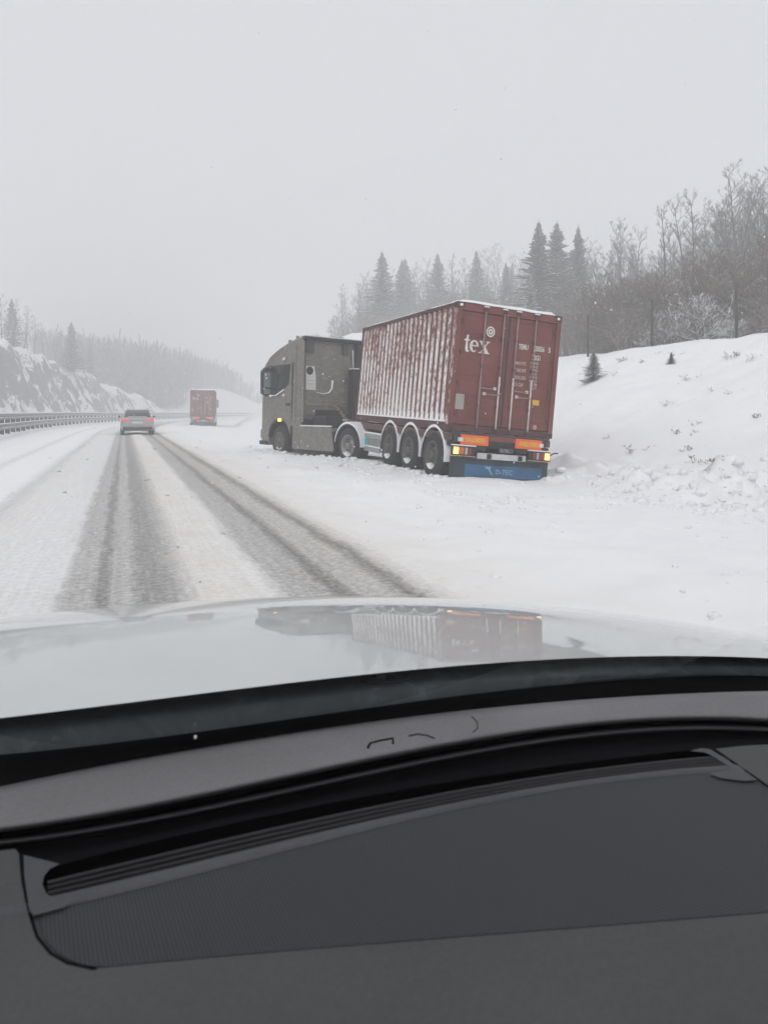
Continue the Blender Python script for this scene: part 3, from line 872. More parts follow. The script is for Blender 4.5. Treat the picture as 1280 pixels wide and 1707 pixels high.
    MB().box(-.80, .98, y-.0235, y-.0205, .17, H0-.64).build('blue_field', M_BLUEFLAP, fo)
    text_mesh(fo, 'lettering', 'D-TEC', .135, M_BLUETEXT, rear_frame(-.10, y-.0255, .24), sx=1.0, bold=.003)
    lg = MB()
    lg.add([(-.36, y-.0262, .38), (-.20, y-.0262, .38), (-.24, y-.0262, .335), (-.31, y-.0262, .335)], [(0, 3, 2, 1)])
    lg.add([(-.28, y-.0258, .335), (-.23, y-.0258, .335), (-.16, y-.0258, .22), (-.20, y-.0258, .22)], [(0, 3, 2, 1)])
    lg.build('emblem', M_BLUETEXT, fo)
    sb = MB().box(-1.13, 1.11, y-.05, y+.02, H0-.54, H0-.515).build('lower_rail', M_CHASSIS, root, bevel=.006)
    return root

def make_tractor(mw, label, group=None):
    """origin on the ground below the rear axle; y forwards"""
    root = empty('tractor_unit', mw, label, 'truck', group)
    wb, cr, ft = 3.75, 2.47, 5.12
    hw = 1.235
    # cab shell with the front wheel arch cut out of its outline
    arch = [(wb+.66*math.cos(t), .52+.66*math.sin(t)) for t in np.linspace(0, math.pi, 13)]
    prof = [(cr, .98), (cr, 3.70), (cr+.5, 3.66), (cr+1.0, 3.55), (cr+1.5, 3.40), (cr+2.0, 3.20), (cr+2.38, 2.96), (cr+2.50, 2.66), (ft-.02, 1.75), (ft, 1.3), (ft, .42), (ft-.08, .36), (ft-.6, .36), (ft-.68, .50)] \
         + [p for p in arch if p[1] > .62] + [(wb-.72, .98)]
    m = MB().prism(prof, -hw, hw, 'x')
    vs_ = []
    for (x, y, z) in m.v:      # the nose and the roof draw in
        k = 1 - .10*max(0, (y-(ft-.75))/.75)**1.6 - .05*max(0, (z-2.9)/.8)
        vs_.append((x*k, y, z))
    m.v = vs_
    body = m.build('cab', M_TAUPE, root, bevel=.07, seg=3)
    # back wall with its edge trim, recess and stampings
    MB().box(-1.09, .45, cr-.02, cr-.0015, 1.50, 3.52).build('back_wall', M_TAUPEW, root, bevel=.03)
    MB().box(.22, .45, cr-.019, cr-.0015, 1.22, 1.495).build('wall_foot', M_TAUPEW, root, bevel=.02)
    MB().box(-1.09, -.72, cr-.019, cr-.0015, 1.34, 1.495).build('wall_foot', M_TAUPEW, root, bevel=.02)
    MB().box(-1.20, 1.20, cr-.05, cr-.0205, .94, 1.215).build('under_wall_dark', M_BLACK, root, bevel=.02)  # black sheet put in for the shaded gap below the back wall
    MB().box(-.72, .22, cr-.012, cr-.002, 1.0, 1.495).build('recess_dark', M_BLACK, root)  # flat black sheet stands in for the dark inside the opening
    MB().box(-.50, .24, cr-.03, cr-.0205, 1.75, 1.80).build('wall_rib', M_TAUPEW, root, bevel=.01)
    MB().box(-1.05, .40, cr-.03, cr-.0205, 1.60, 1.65).build('wall_rib', M_TAUPEW, root, bevel=.01)
    for (x0, x1) in ((-.56, -.50), (.28, .34)):
        MB().box(x0, x1, cr-.032, cr-.0205, 1.9, 3.35).build('wall_rib', M_TAUPEW, root, bevel=.012)
    tr = MB(); tr.box(-1.2, 1.2, cr-.16, cr+.02, 3.60, 3.70); tr.build('roof_collar', M_BLACK, root, bevel=.02)
    MB().box(-1.2, 1.2, cr-.15, cr+.25, 3.703, 3.745).build('roof_snow', M_SNOWPLAIN, root, bevel=.02)
    for x0, x1 in ((-1.13, -.83), (.24, .44)):
        MB().box(x0, x1, cr-.10, cr-.021, 3.22, 3.58).build('collar_bracket', M_DARKGREY, root, bevel=.02)
    for sx in (-1, 1):
        xa, xb = sorted((sx*1.235, sx*1.205))
        MB().prism([(cr-.02, 1.1), (cr-.14, 1.15), (cr-.16, 3.55), (cr-.02, 3.62)], xa, xb, 'x').build('side_collar', M_TAUPE if sx < 0 else M_BLACK, root, bevel=.006)
    MB().box(.47, 1.10, cr-.30, cr-.025, 1.22, 2.78).build('air_intake', M_BLACK, root, bevel=.04)
    MB().box(.50, 1.08, cr-.31, cr-.03, 2.782, 2.82).build('intake_snow', M_SNOWPLAIN, root, bevel=.015)
    MB().box(.72, 1.19, cr-.14, cr-.022, 2.85, 3.58).build('dark_collar', M_BLACK, root, bevel=.02)
    MB().tube([(.62, cr-.06, 3.4), (.64, cr-.07, 2.85)], .022, 6).build('grab_pipe', M_WHITE, root, smooth=True)
    # white notice with a dark round badge
    MB().prism([(-1.07, 2.10), (-.72, 2.10), (-.72, 2.5), (-.78, 2.82), (-1.07, 2.82)], cr-.0235, cr-.0202, 'y').build('notice', M_WHITE, root)
    nt_ = root.children[-1]
    MB().add([(-.94+.125*math.cos(2*math.pi*k/24), cr-.0245, 2.68+.125*math.sin(2*math.pi*k/24)) for k in range(24)], [tuple(range(24))]).build('round_badge', M_BLACK, nt_)
    for zz in (2.38, 2.28):
        MB().box(-1.0, -.80, cr-.0248, cr-.0238, zz-.012, zz+.012).build('print_line', mat_simple('grey_print', (.45, .45, .45), .6), nt_)
    MB().tube([(-.70, cr-.035, 2.03), (-.45, cr-.035, 1.99), (-.25, cr-.035, 2.03), (-.14, cr-.035, 2.16), (-.12, cr-.035, 2.42)], [.008, .014, .022, .03, .032], 8).build('snow_line', M_SNOWPLAIN, root, smooth=True)
    # coiled air lines
    for cxx, colr in ((-.10, mat_simple('air_line_yellow', (.42, .36, .10), .5)), (.02, M_BLACK)):
        pts = [(cxx+.05*math.cos(t*6)+.3*t/6, cr-.15-.10*t/6*4+.05*math.sin(t*6), 1.66-.10*t) for t in np.linspace(0, 4.5, 46)]
        MB().tube(pts, .012, 5).build('air_line', colr, root, smooth=True)
    # doors, glass, mirrors
    for sx in (-1, 1):
        def sx_(y, z):        # the skin follows the draw-in of the shell
            return sx*hw*(1 - .10*max(0, (y-(ft-.75))/.75)**1.6 - .05*max(0, (z-2.9)/.8))
        def plate(name, poly, mat, t=.008, par=root, lift=.002):
            mm = MB(); n = len(poly)
            vv = [(sx_(y, z)+sx*lift, y, z) for y, z in poly] + [(sx_(y, z)+sx*(lift+t), y, z) for y, z in poly]
            a = tuple(range(n)); b = tuple(range(n, 2*n))
            mm.add(vv, [a, b[::-1]] + [(i, n+i, n+(i+1) % n, (i+1) % n) for i in range(n)])
            o = mm.build(name, mat, par)
            return o
        dr = plate('door', [(2.98, 1.22), (2.98, 2.95), (4.5, 2.95), (4.85, 2.3), (4.86, 1.22)], M_TAUPE, .006)
        plate('window', [(3.16, 2.30), (3.10, 2.90), (4.48, 2.90), (4.82, 2.25), (4.74, 1.96), (3.95, 1.96), (3.45, 2.14)], M_GLASSDARK, .006, dr, .0085)
        plate('window_sill_snow', [(3.44, 2.10), (3.44, 2.145), (3.96, 1.965), (4.4, 1.965), (4.4, 1.94), (3.95, 1.935)], M_SNOWPLAIN, .02, dr, .0085)
        plate('door_gap', [(2.975, 1.2), (2.975, 2.97), (2.995, 2.97), (2.995, 1.2)], M_BLACK, .001, dr, .0085)
        plate('door_handle', [(3.08, 1.62), (3.08, 1.70), (3.30, 1.70), (3.30, 1.62)], M_BLACK, .03, dr, .0085)
        plate('roof_marker', [(3.42, 3.04), (3.42, 3.13), (3.55, 3.13), (3.55, 3.04)], M_WHITE, .02)
        plate('air_deflector_gap', [(cr+.30, 1.0), (cr+.30, 3.5), (cr+.315, 3.5), (cr+.315, 1.0)], M_BLACK, .001)
        plate('belt_line', [(cr+.05, 1.30), (cr+.05, 1.315), (4.9, 1.315), (4.9, 1.30)], M_BLACK, .001)
        ml = plate('side_indicator', [(3.60, 1.13), (3.60, 1.22), (3.78, 1.22), (3.78, 1.13)], M_AMBER if sx < 0 else M_ORANGELENS, .03)
        xm = sx*1.33
        hsg = MB().prism([(xm-.16, 2.02), (xm-.17, 2.72), (xm-.05, 2.86), (xm+.17, 2.84), (xm+.17, 2.0), (xm, 1.92)], 4.36, 4.54, 'y').build('mirror', M_BLACK, root, bevel=.03)
        MB().box(xm-.12, xm+.12, 4.348, 4.359, 2.22, 2.70).build('sky_toned_mirror', M_MIRROR, hsg, bevel=.01)
        MB().box(xm-.12, xm+.12, 4.348, 4.359, 2.00, 2.16).build('wide_angle_glass', M_MIRROR, hsg, bevel=.01)
        xa, xb = sorted((sx*1.15, sx*1.24))
        MB().box(xa, xb, 4.42, 4.48, 2.66, 2.70).build('mirror_arm', M_BLACK, root)
        # skirts, mudguards, step
        xa, xb = sorted((sx*1.225, sx*1.19))
        sk = MB().prism([(.70, .34), (.86, .98), (3.02, 1.0), (2.96, .30), (.78, .30)], xa, xb, 'x').build('side_skirt', M_TAUPE, root, bevel=.012)
        MB().box(xa-.003, xb+.02, .86, 3.0, 1.0, 1.035).build('snow', M_SNOWPLAIN, sk, bevel=.012)
        MB().box(min(xa, xb)+.05 if sx < 0 else xa-.3, min(xa, xb)+.45 if sx < 0 else xb-.05, .9, 2.9, .28, .9).build('tank', M_CHASSIS, root, bevel=.05)
        MB().box(xa-.002, xb+.002, .9, 2.95, .20, .285).build('skirt_lip', M_BLACK, root)
        fender(root, min(sx*1.25, sx*.66), max(sx*1.25, sx*.66), 0, .5, .58, 8, 182, M_DARKGREY)
        make_wheel(root, sx*1.04, 0, .5, .505, .40, M_RIMALU, sx, snow=(sx < 0), dish=.11)
        make_wheel(root, sx*1.04, wb, .5, .505, .34, M_RIM, sx, snow=(sx < 0), dish=-.03)
        MB().box(sx*.42-.05, sx*.42+.05, -.95, 4.4, .62, .88).build('frame_rail', M_CHASSIS, root, bevel=.01)
        MB().box(sx*.98-.16, sx*.98+.16, ft-.02, ft+.012, .58, .86).build('headlamp', M_CLEAR, root, bevel=.03)
    for sx in (-1, 1):
        xa, xb = sorted((sx*1.228, sx*.7))
        MB().lathe_x([(xa, .645), (xb, .645)], 20, wb, .52, rad(8), rad(172)).build('arch_liner', M_BLACK, root, smooth=True)
        lp_ = MB().lathe_x([(sx*1.241, .665), (sx*1.241, .705)], 24, wb, .52, rad(10), rad(170)).build('arch_lip', M_BLACK, root)
        MB().box(min(sx*1.19, sx*1.24), max(sx*1.19, sx*1.24), ft-.62, ft-.1, .37, .50).build('bumper_corner', M_BLACK, root, bevel=.015)
        MB().box(min(sx*1.232, sx*1.245), max(sx*1.232, sx*1.245), wb-.80, wb-.735, .55, 1.0).build('entry_step', M_BLACK, root, bevel=.005)
    MB().box(-.72, .72, wb-.62, wb+.62, .45, 1.10).build('arch_dark_fill', M_BLACK, root)  # black block added to stand in for the shade behind the front wheels
    MB().box(-1.0, 1.0, -.05, .05, .42, .56).build('rear_axle', M_CHASSIS, root, bevel=.02)
    MB().box(-1.0, 1.0, wb-.06, wb+.06, .40, .54).build('front_axle', M_CHASSIS, root, bevel=.02)
    MB().box(-1.02, 1.02, .75, 2.3, .90, .94).build('deck_plate', M_DARKGREY, root, bevel=.008)
    MB().box(.25, 1.0, 1.2, 2.25, .942, .975).build('deck_snow', M_SNOWPLAIN, root, bevel=.015)
    MB().box(-.95, -.35, 1.5, 2.28, .94, 1.32).build('battery_box', M_BLACK, root, bevel=.05)
    MB().tube([(-.25, 1.9, 1.05), (.25, 1.9, 1.05)], .17, 14).build('air_tank', M_CHASSIS, root, smooth=True)
    MB().lathe_x([(-.45, .001), (-.45, .4), (.45, .4), (.45, .001)], 8, .25, 1.0).build('fifth_wheel_base', M_CHASSIS, root) if False else None
    MB().box(-.45, .45, -.3, .75, .90, 1.0).build('fifth_wheel', M_CHASSIS, root, bevel=.04)
    MB().box(-1.05, 1.05, ft-.02, ft+.006, .95, 1.55).build('grille', M_BLACK, root, bevel=.02)
    wsv = [( -1.0, 2.70), (1.0, 2.70), (1.05, 1.72), (-1.05, 1.72)]
    MB().add([(x, cr+2.50+.014+(2.66-z)*.143, z) for x, z in [(-1.0, 2.60), (1.0, 2.60), (1.05, 1.80), (-1.05, 1.80)]], [(0, 1, 2, 3)]).build('windscreen', M_GLASSDARK, root)
    for x, y, h_ in ((-1.02, .55, .13), (-1.0, 1.05, .16), (-.95, 1.5, .10), (.9, .8, .13)):
        zz = float(np.interp(cr+y, [p[0] for p in prof[1:8]], [p[1] for p in prof[1:8]]))
        MB().box(x-.05, x+.05, cr+y-.05, cr+y+.05, zz-.05, zz+h_).build('roof_lamp', M_TAUPEW, root, bevel=.02)
    # ragged snow on the sloping roof
    xs = np.linspace(-1.12, 1.12, 22); ys = np.linspace(cr+.05, cr+2.25, 26)
    Xg, Yg = np.meshgrid(xs, ys, indexing='ij')
    zr = np.interp(Yg, [p[0] for p in prof[1:8]], [p[1] for p in prof[1:8]])
    cover = .055+.09*(fbm(Xg*2.5, Yg*2.5, 4, 4)) + .05*fbm(Xg*9, Yg*9, 1, 2)
    edge = np.minimum(Xg-xs[0], xs[-1]-Xg)
    Zg = zr + np.where(edge < 1e-6, -.03, cover)
    grid_mesh('cab_roof_snow', np.stack([Xg, Yg, Zg], -1), M_SNOWPLAIN, parent=root)
    return root

def place_truck(cpos, yaw, pitch, roll, tpos, tyaw, tpitch, troll, labels):
    mc = Matrix.Translation(cpos) @ rot(yaw, pitch, roll)
    c = make_container(mc, labels[0])
    mt = mc @ Matrix.Translation((0, 0, -1.05))
    t = make_trailer(mt, labels[1])
    q = make_tractor(Matrix.Translation(tpos) @ rot(tyaw, tpitch, troll), labels[2])
    return c, t, q
c1, t1, q1 = place_truck((2.396, 14.514, .80), 19.97, 1.3, 4.8, (-.02, 20.04, -.17), 38.1, 0, .8,
    ('rust-red shipping container with snow caught in its ribs, leaning over the ditch',
     'three-axle trailer with blue mud flap and orange marker plates, leaning into the snow',
     'taupe tractor unit with snowy sloping roof, turned towards the road'))

# the second stranded truck, further along the same shoulder
s2, u2 = 66.5, 6.3
x2, y2 = -17.9, 70.0
s2, u2 = to_su(x2, y2)
phi2 = math.degrees(float(path(np.array(s2))[2]))
m2 = Matrix.Translation((x2, y2, .90)) @ rot(phi2-.6, 0, .6)
def copy_at(o, mw, label):
    c = copy_tree(o); c.matrix_world = mw; c['label'] = label
    return c
c2 = copy_at(c1, m2, 'faded red container seen square from behind, beyond the silver saloon car')
t2 = copy_at(t1, m2 @ Matrix.Translation((0, 0, -1.05)), 'trailer carrying the faded red container beyond the silver saloon car')
for o in t2.children_recursive:
    nm = o.name.split('.')[0]
    alt = {'lit_lamp': M_ORANGELENS, 'mud_flap': M_CHASSIS, 'blue_field': M_CHASSIS}.get(nm)
    if alt:
        o.material_slots[0].link = 'OBJECT'; o.material_slots[0].material = alt
mq2 = m2 @ Matrix.Translation((.16, 5.95, -1.03))
q2 = copy_at(q1, mq2, 'tractor unit almost hidden in front of the faded red container')

# ------------------------------------------------------------------ the saloon car ahead
def make_saloon(mw):
    root = empty('saloon_car', mw, 'silver saloon car with red tail lamps lit, driving between the ruts', 'car')
    # stations from the tail (y = 0) forwards: y, half width, sill z, belt z, deck z
    st = [(0.00, .72, .42, .80, .86), (.06, .84, .34, .86, .99), (.22, .905, .26, .88, 1.02), (.8, .925, .22, .90, 1.03), (1.6, .925, .20, .92, .99), (2.6, .925, .20, .92, .97),
          (3.3, .92, .22, .90, .95), (4.0, .90, .26, .82, .87), (4.5, .80, .32, .70, .74), (4.66, .62, .40, .60, .62)]
    m = MB(); rings = []
    for (y, w, zs, zb, zd) in st:
        half = [(w*.90, zs), (w*.99, zs+.14), (w, zs+(zb-zs)*.55), (w*.97, zb), (w*.86, zd-.03), (w*.55, zd), (0, zd+.01)]
        ring = [(x, y, z) for x, z in half] + [(-x, y, z) for x, z in half[::-1][1:]]
        rings.append(ring)
    L = len(rings[0])
    for r in rings: m.v += r
    for i in range(len(rings)-1):
        for j in range(L-1):
            a = i*L+j; m.f.append((a, a+1, a+L+1, a+L))
        m.f.append((i*L+L-1, i*L, (i+1)*L, (i+1)*L+L-1))
    m.f.append(tuple(range(L))[::-1]); m.f.append(tuple(range((len(rings)-1)*L, len(rings)*L)))
    m.build('body', M_SILVERCAR, root, smooth=True)
    # greenhouse
    gh = [(.55, .70, 1.02, .60, 1.06), (.95, .74, 1.01, .60, 1.26), (1.35, .76, 1.0, .58, 1.41), (1.9, .77, .99, .58, 1.455), (2.5, .77, .98, .57, 1.43), (2.95, .76, .97, .56, 1.30), (3.45, .70, .95, .55, .99)]
    m = MB()
    for (y, wb_, zb, wt, zt) in gh:
        m.v += [(wb_, y, zb), (wt+.05, y, zt-.06), (wt-.06, y, zt-.004), (0, y, zt+.01), (-wt+.06, y, zt-.004), (-wt-.05, y, zt-.06), (-wb_, y, zb)]
    for i in range(len(gh)-1):
        for j in range(6):
            a = i*7+j; m.f.append((a, a+1, a+8, a+7))
    m.f.append(tuple(range(7))[::-1]); m.f.append(tuple(range((len(gh)-1)*7, len(gh)*7)))
    cabn = m.build('cabin', M_GLASSDARK, root, smooth=True)
    MB().add([(-.60, 1.36, 1.425), (.60, 1.36, 1.425), (.60, 1.9, 1.475), (-.60, 1.9, 1.475), (-.59, 2.5, 1.45), (.59, 2.5, 1.45)], [(0, 1, 2, 3), (3, 2, 5, 4)]).build('roof', M_SILVERCAR, root)
    for sx in (-1, 1):
        MB().tube([(sx*.74, .55, 1.02), (sx*.68, 1.0, 1.25), (sx*.645, 1.36, 1.40), (sx*.64, 2.5, 1.40), (sx*.70, 3.2, 1.12)], .035, 6).build('pillar', M_SILVERCAR, root, smooth=True)
        MB().box(min(sx*.46, sx*.86), max(sx*.46, sx*.86), -.005, .10, .80, .93).build('tail_lamp', M_BRAKE, root, bevel=.03)
        MB().box(min(sx*.93, sx*1.05), max(sx*.93, sx*1.05), 2.75, 2.90, .98, 1.10).build('wing_mirror', M_BLACK, root, bevel=.02)
        MB().box(min(sx*.40, sx*.62), max(sx*.40, sx*.62), -.02, .03, .30, .37).build('exhaust_tip', M_DARKGREY, root, bevel=.01)
        for y in (.85, 3.65):
            make_wheel(root, sx*.80, y, .32, .325, .22, M_RIMALU, sx, snow=False, dish=.02)
    MB().box(-.80, .80, -.03, .05, .30, .46).build('bumper_insert', M_BLACK, root, bevel=.03)
    MB().box(-.28, .28, -.022, .0, .66, .76).build('number_plate', M_WHITE, root)
    MB().box(-.44, .44, .0, .04, .835, .865).build('trim_strip', M_DARKGREY, root)
    MB().box(-.5, .5, .14, .6, 1.035, 1.06).build('boot_snow', M_SNOWPLAIN, root, bevel=.02)
    return root
sc_, uc_ = 42.8, .02
xc_, yc_ = [float(v) for v in world_xy(np.array(sc_), np.array(uc_))]
make_saloon(Matrix.Translation((xc_, yc_, -.02)) @ rot(math.degrees(TH), 0, 0))

# ------------------------------------------------------------------ crash barrier along the left verge
GU = -6.5
def follow(sl, du, zf):
    x, y = world_xy(np.array(sl), np.full(len(sl), GU+du))
    return [(float(a), float(b), zf) for a, b in zip(x, y)]
gz = .10
gs0 = 26.0
mx_, my_ = world_xy(np.array(gs0), np.array(GU))
bar_root = empty('crash_barrier', Matrix.Translation((float(mx_), float(my_), gz)), 'double-rail steel crash barrier on closely spaced posts, capped with snow', 'barrier')
sl = list(np.arange(gs0, 262, 2.0))
def rail(name, zc, mat, prof):
    P = np.zeros((len(sl), len(prof), 3))
    for j, (du, dz) in enumerate(prof):
        x, y = world_xy(np.array(sl), np.full(len(sl), GU+du))
        P[:, j, 0] = x-float(mx_); P[:, j, 1] = y-float(my_); P[:, j, 2] = zc+dz+.02*np.sin(np.array(sl)*.11)
    return grid_mesh(name, P, mat, parent=bar_root, smooth=False)
wprof = [(.0, -.16), (.075, -.14), (.075, -.07), (.015, -.025), (.015, .025), (.075, .07), (.075, .14), (.0, .16), (-.004, .155), (.0, -.155)]
wprof = [(du+.10, dz) for du, dz in wprof]
up_ = rail('upper_rail', .98, M_STEEL, wprof)
lo_ = rail('lower_rail', .46, M_STEEL, wprof)
rail('rail_snow', .98, M_SNOWPLAIN, [(.17, .145), (.185, .165), (.15, .215), (.08, .22), (.045, .165), (.09, .155)])
rail('rail_snow', .46, M_SNOWPLAIN, [(.17, .145), (.185, .16), (.15, .185), (.10, .185), (.09, .155)])
pm = MB()
pm.box(-.13, .095, -.05, .05, -.5, 1.10)
pmesh = pm.build('post', M_CHASSIS, bar_root)
first = True
for s in np.arange(gs0+.5, 150, 2.0):
    x, y, ph = path(np.array(s)); wx, wy = world_xy(np.array(s), np.array(GU))
    o = pmesh if first else pmesh.copy()
    if not first: COL.objects.link(o); o.parent = bar_root
    first = False
    o.location = (float(wx)-float(mx_), float(wy)-float(my_), 0); o.rotation_euler = (0, 0, float(ph))

# ------------------------------------------------------------------ wire fence on top of the cutting
fs = [11.8, 16.4, 21.0, 25.6, 30.2, 34.9, 39.5, 44.2, 48.8, 53.5]
FU = 21.2
fx0, fy0 = [float(v) for v in world_xy(np.array(21.0), np.array(FU))]
fz0 = ground_z(fx0, fy0)
fence = empty('wire_fence', Matrix.Translation((fx0, fy0, fz0)), 'wire fence with thin dark posts along the top of the snowy bank', 'fence')
tops = []
for s in fs:
    x, y = [float(v) for v in world_xy(np.array(s), np.array(FU))]; z = ground_z(x, y)
    tops.append((x-fx0, y-fy0, z-fz0))
    lean = random.uniform(-.03, .03)
    MB().tube([(x-fx0, y-fy0, z-fz0-.3), (x-fx0+lean, y-fy0, z-fz0+2.1)], .06, 8).build('post', M_POST, fence, smooth=True)
for k in range(9):
    h = .15+k*.22
    pts = []
    for i in range(len(tops)-1):
        for f in (0, .5):
            a, b = tops[i], tops[i+1]
            pts.append((a[0]+(b[0]-a[0])*f, a[1]+(b[1]-a[1])*f, a[2]+(b[2]-a[2])*f+h-.02*(f > 0)))
    pts.append((tops[-1][0], tops[-1][1], tops[-1][2]+h))
    MB().tube(pts, .0035, 4).build('wire', M_WIRE, fence)

# ------------------------------------------------------------------ trees
def branch_tree(seed, h=15.0, spread=.28, levels=4, lean=.0, twigs=5, first=.28, stems=1, up=.55, n_limb=24):
    """returns (trunk MB, crown MB): trunk and limbs as tapered tubes, twigs as fine three-sided tubes"""
    rnd = random.Random(seed)
    tk, cr_ = MB(), MB()
    def grow(mb, p, d, ln, r, lv):
        segs = 4 if lv < 2 else 3
        pts = [p]; rs = [r]; q = p.copy(); dd = d.copy()
        for i in range(segs):
            dd = (dd + Vector((rnd.gauss(0, .12), rnd.gauss(0, .12), rnd.gauss(.05, .08)))).normalized()
            q = q + dd*(ln/segs); pts.append(q.copy()); rs.append(max(r*(1-(i+1)/segs*.72), .006))
        mb.tube(pts, rs, 5 if lv == 0 else (4 if lv == 1 else 3), cap=False)
        return pts, dd
    def sub(pts, ln, r, lv):
        if lv > levels: return
        k = twigs + (2 if lv == levels else 0)
        for i in range(k):
            t = .25+.75*rnd.random(); idx = t*(len(pts)-1); i0 = min(int(idx), len(pts)-2); f = idx-i0
            p = pts[i0].lerp(pts[i0+1], f)
            d0 = (pts[i0+1]-pts[i0]).normalized()
            side = d0.cross(Vector((rnd.gauss(0, 1), rnd.gauss(0, 1), rnd.gauss(0, 1)))).normalized()
            d = (d0*(.75) + side*.75 + Vector((0, 0, up*.45))).normalized()
            l2 = ln*rnd.uniform(.38, .62)*(1.05-.35*t)
            r2 = max(r*.5, .007)
            pp, _ = grow(cr_, p, d, l2, r2, lv)
            sub(pp, l2, r2, lv+1)
    for s in range(stems):
        a = rnd.random()*6.28
        base = Vector((.25*math.cos(a)*(stems > 1), .25*math.sin(a)*(stems > 1), -.3))
        d = Vector((lean+rnd.gauss(0, .06)+(.22*math.cos(a) if stems > 1 else 0), rnd.gauss(0, .06)+(.22*math.sin(a) if stems > 1 else 0), 1)).normalized()
        hh = h*rnd.uniform(.8, 1.0) if stems > 1 else h
        n = 9; pts = [base]; rs = [h*.011]; q = base.copy()
        for i in range(n):
            d = (d+Vector((rnd.gauss(0, .035), rnd.gauss(0, .035), .05))).normalized()
            q = q+d*(hh/n); pts.append(q.copy()); rs.append(h*.011*(1-(i+1)/n*.93)+.004)
        tk.tube(pts, rs, 7, cap=False)
        nl = n_limb//stems
        for i in range(nl):
            t = first+(1-first)*(i+rnd.random())/nl; idx = t*n; i0 = min(int(idx), n-1)
            p = pts[i0].lerp(pts[i0+1], idx-i0)
            a = i*2.4+rnd.random()
            dd = Vector((math.cos(a), math.sin(a), up+.5*t)).normalized()
            ln = h*spread*(1.05-.72*t)*rnd.uniform(.75, 1.15)
            pp, _ = grow(cr_, p, dd, ln, h*.0045*(1.1-.7*t)+.008, 1)
            sub(pp, ln, h*.003, 2)
    return tk, cr_

def spruce(seed, h=14.0, w=.19, dens=1.0):
    rnd = random.Random(seed)
    tk, cr_ = MB(), MB()
    tk.tube([(0, 0, -.3), (0, 0, h*.5), (0, 0, h)], [h*.012, h*.007, .012], 7, cap=False)
    z = h*.06
    while z < h*.985:
        f = z/h
        R = h*w*(1-f)**.95*(.75+.45*rnd.random())+.06
        nb = int(7+4*(1-f))
        a0 = rnd.random()*6.28
        for k in range(nb):
            a = a0+2*math.pi*k/nb+rnd.gauss(0, .2)
            L = R*rnd.uniform(.5, 1.22)
            dz = -.30*L*(1-f)+.10*L*f*2
            ns = max(3, int(7*dens*L/1.2)+2)
            ca, sa = math.cos(a), math.sin(a)
            for j in range(ns):
                t = (j+.5)/ns
                x, y, zz = ca*L*t, sa*L*t, z+dz*t**1.3+.06*L*t*t
                wd = (.10+.30*L*(1-t)**.7*.6)
                for sd in (-1, 1):
                    tip = (x+ca*.20*L+(-sa*sd)*wd, y+sa*.20*L+ca*sd*wd, zz-.05-.12*wd-rnd.random()*.06)
                    b1 = (x-ca*.10*L, y-sa*.10*L, zz+.03); b2 = (x+ca*.12*L, y+sa*.12*L, zz-.01)
                    dn = (x+(-sa*sd)*wd*.45, y+ca*sd*wd*.45, zz-.10-.10*rnd.random())
                    cr_.add([b1, b2, tip, dn], [(0, 1, 2) if sd < 0 else (0, 2, 1), (0, 2, 3) if sd < 0 else (0, 3, 2)])
        z += (.030*h*(1-f)+.10)*rnd.uniform(.8, 1.15)
    for k in range(5):
        a = k*1.26
        cr_.add([(0, 0, h+.25), (.07*math.cos(a), .07*math.sin(a), h-.35), (.07*math.cos(a+.9), .07*math.sin(a+.9), h-.35)], [(0, 1, 2)])
    return tk, cr_

def mesh_of(mb, name, mat):
    me = bpy.data.meshes.new(name); me.from_pydata(mb.v, [], mb.f); me.update(); me.materials.append(mat)
    return me
PROTO = {}
def proto(key, builder, matt, matc):
    tk, cr_ = builder
    PROTO[key] = (mesh_of(tk, 'trunk', matt), mesh_of(cr_, 'crown', matc))
H_T = 15.0
for i in range(5):
    proto(('d', i), branch_tree(20+i, H_T, (.30, .26, .34, .24, .30)[i], 4, 0, 4, .22, 1, .75, (22, 24, 20, 26, 22)[i]), M_BARK, M_TWIG)
proto(('lone', 0), branch_tree(41, H_T, .20, 3, .02, 4, .50, 1, .8, 16), M_BARK, M_TWIG)
for i in range(3):
    proto(('s', i), spruce(60+i, 14.0, (.27, .30, .25)[i]), M_BARK, M_NEEDLE)
proto(('ss', 0), spruce(70, 14.0, .19), M_BARK, M_NEEDLESNOW)
proto(('sap', 0), spruce(80, 14.0, .36, .7), M_BARK, M_NEEDLESNOW)
for i in range(3):
    proto(('b', i), branch_tree(90+i, 4.0, .42, 3, 0, 5, .08, 5, .7, 40), M_BUSH, M_BUSH)
proto(('bs', 0), branch_tree(97, 2.6, .55, 3, 0, 5, .05, 5, .45, 40), M_BUSHSNOW, M_BUSHSNOW)
proto(('t', 0), branch_tree(99, .6, .6, 2, 0, 4, .05, 4, .5, 20), M_GRASS, M_GRASS)
proto(('t', 1), branch_tree(100, .6, .6, 2, 0, 4, .05, 4, .3, 20), M_BUSHSNOW, M_BUSHSNOW)
HN = {'d': H_T, 'lone': H_T, 's': 14.0, 'ss': 14.0, 'sap': 14.0, 'b': 4.0, 'bs': 2.6, 't': .6}
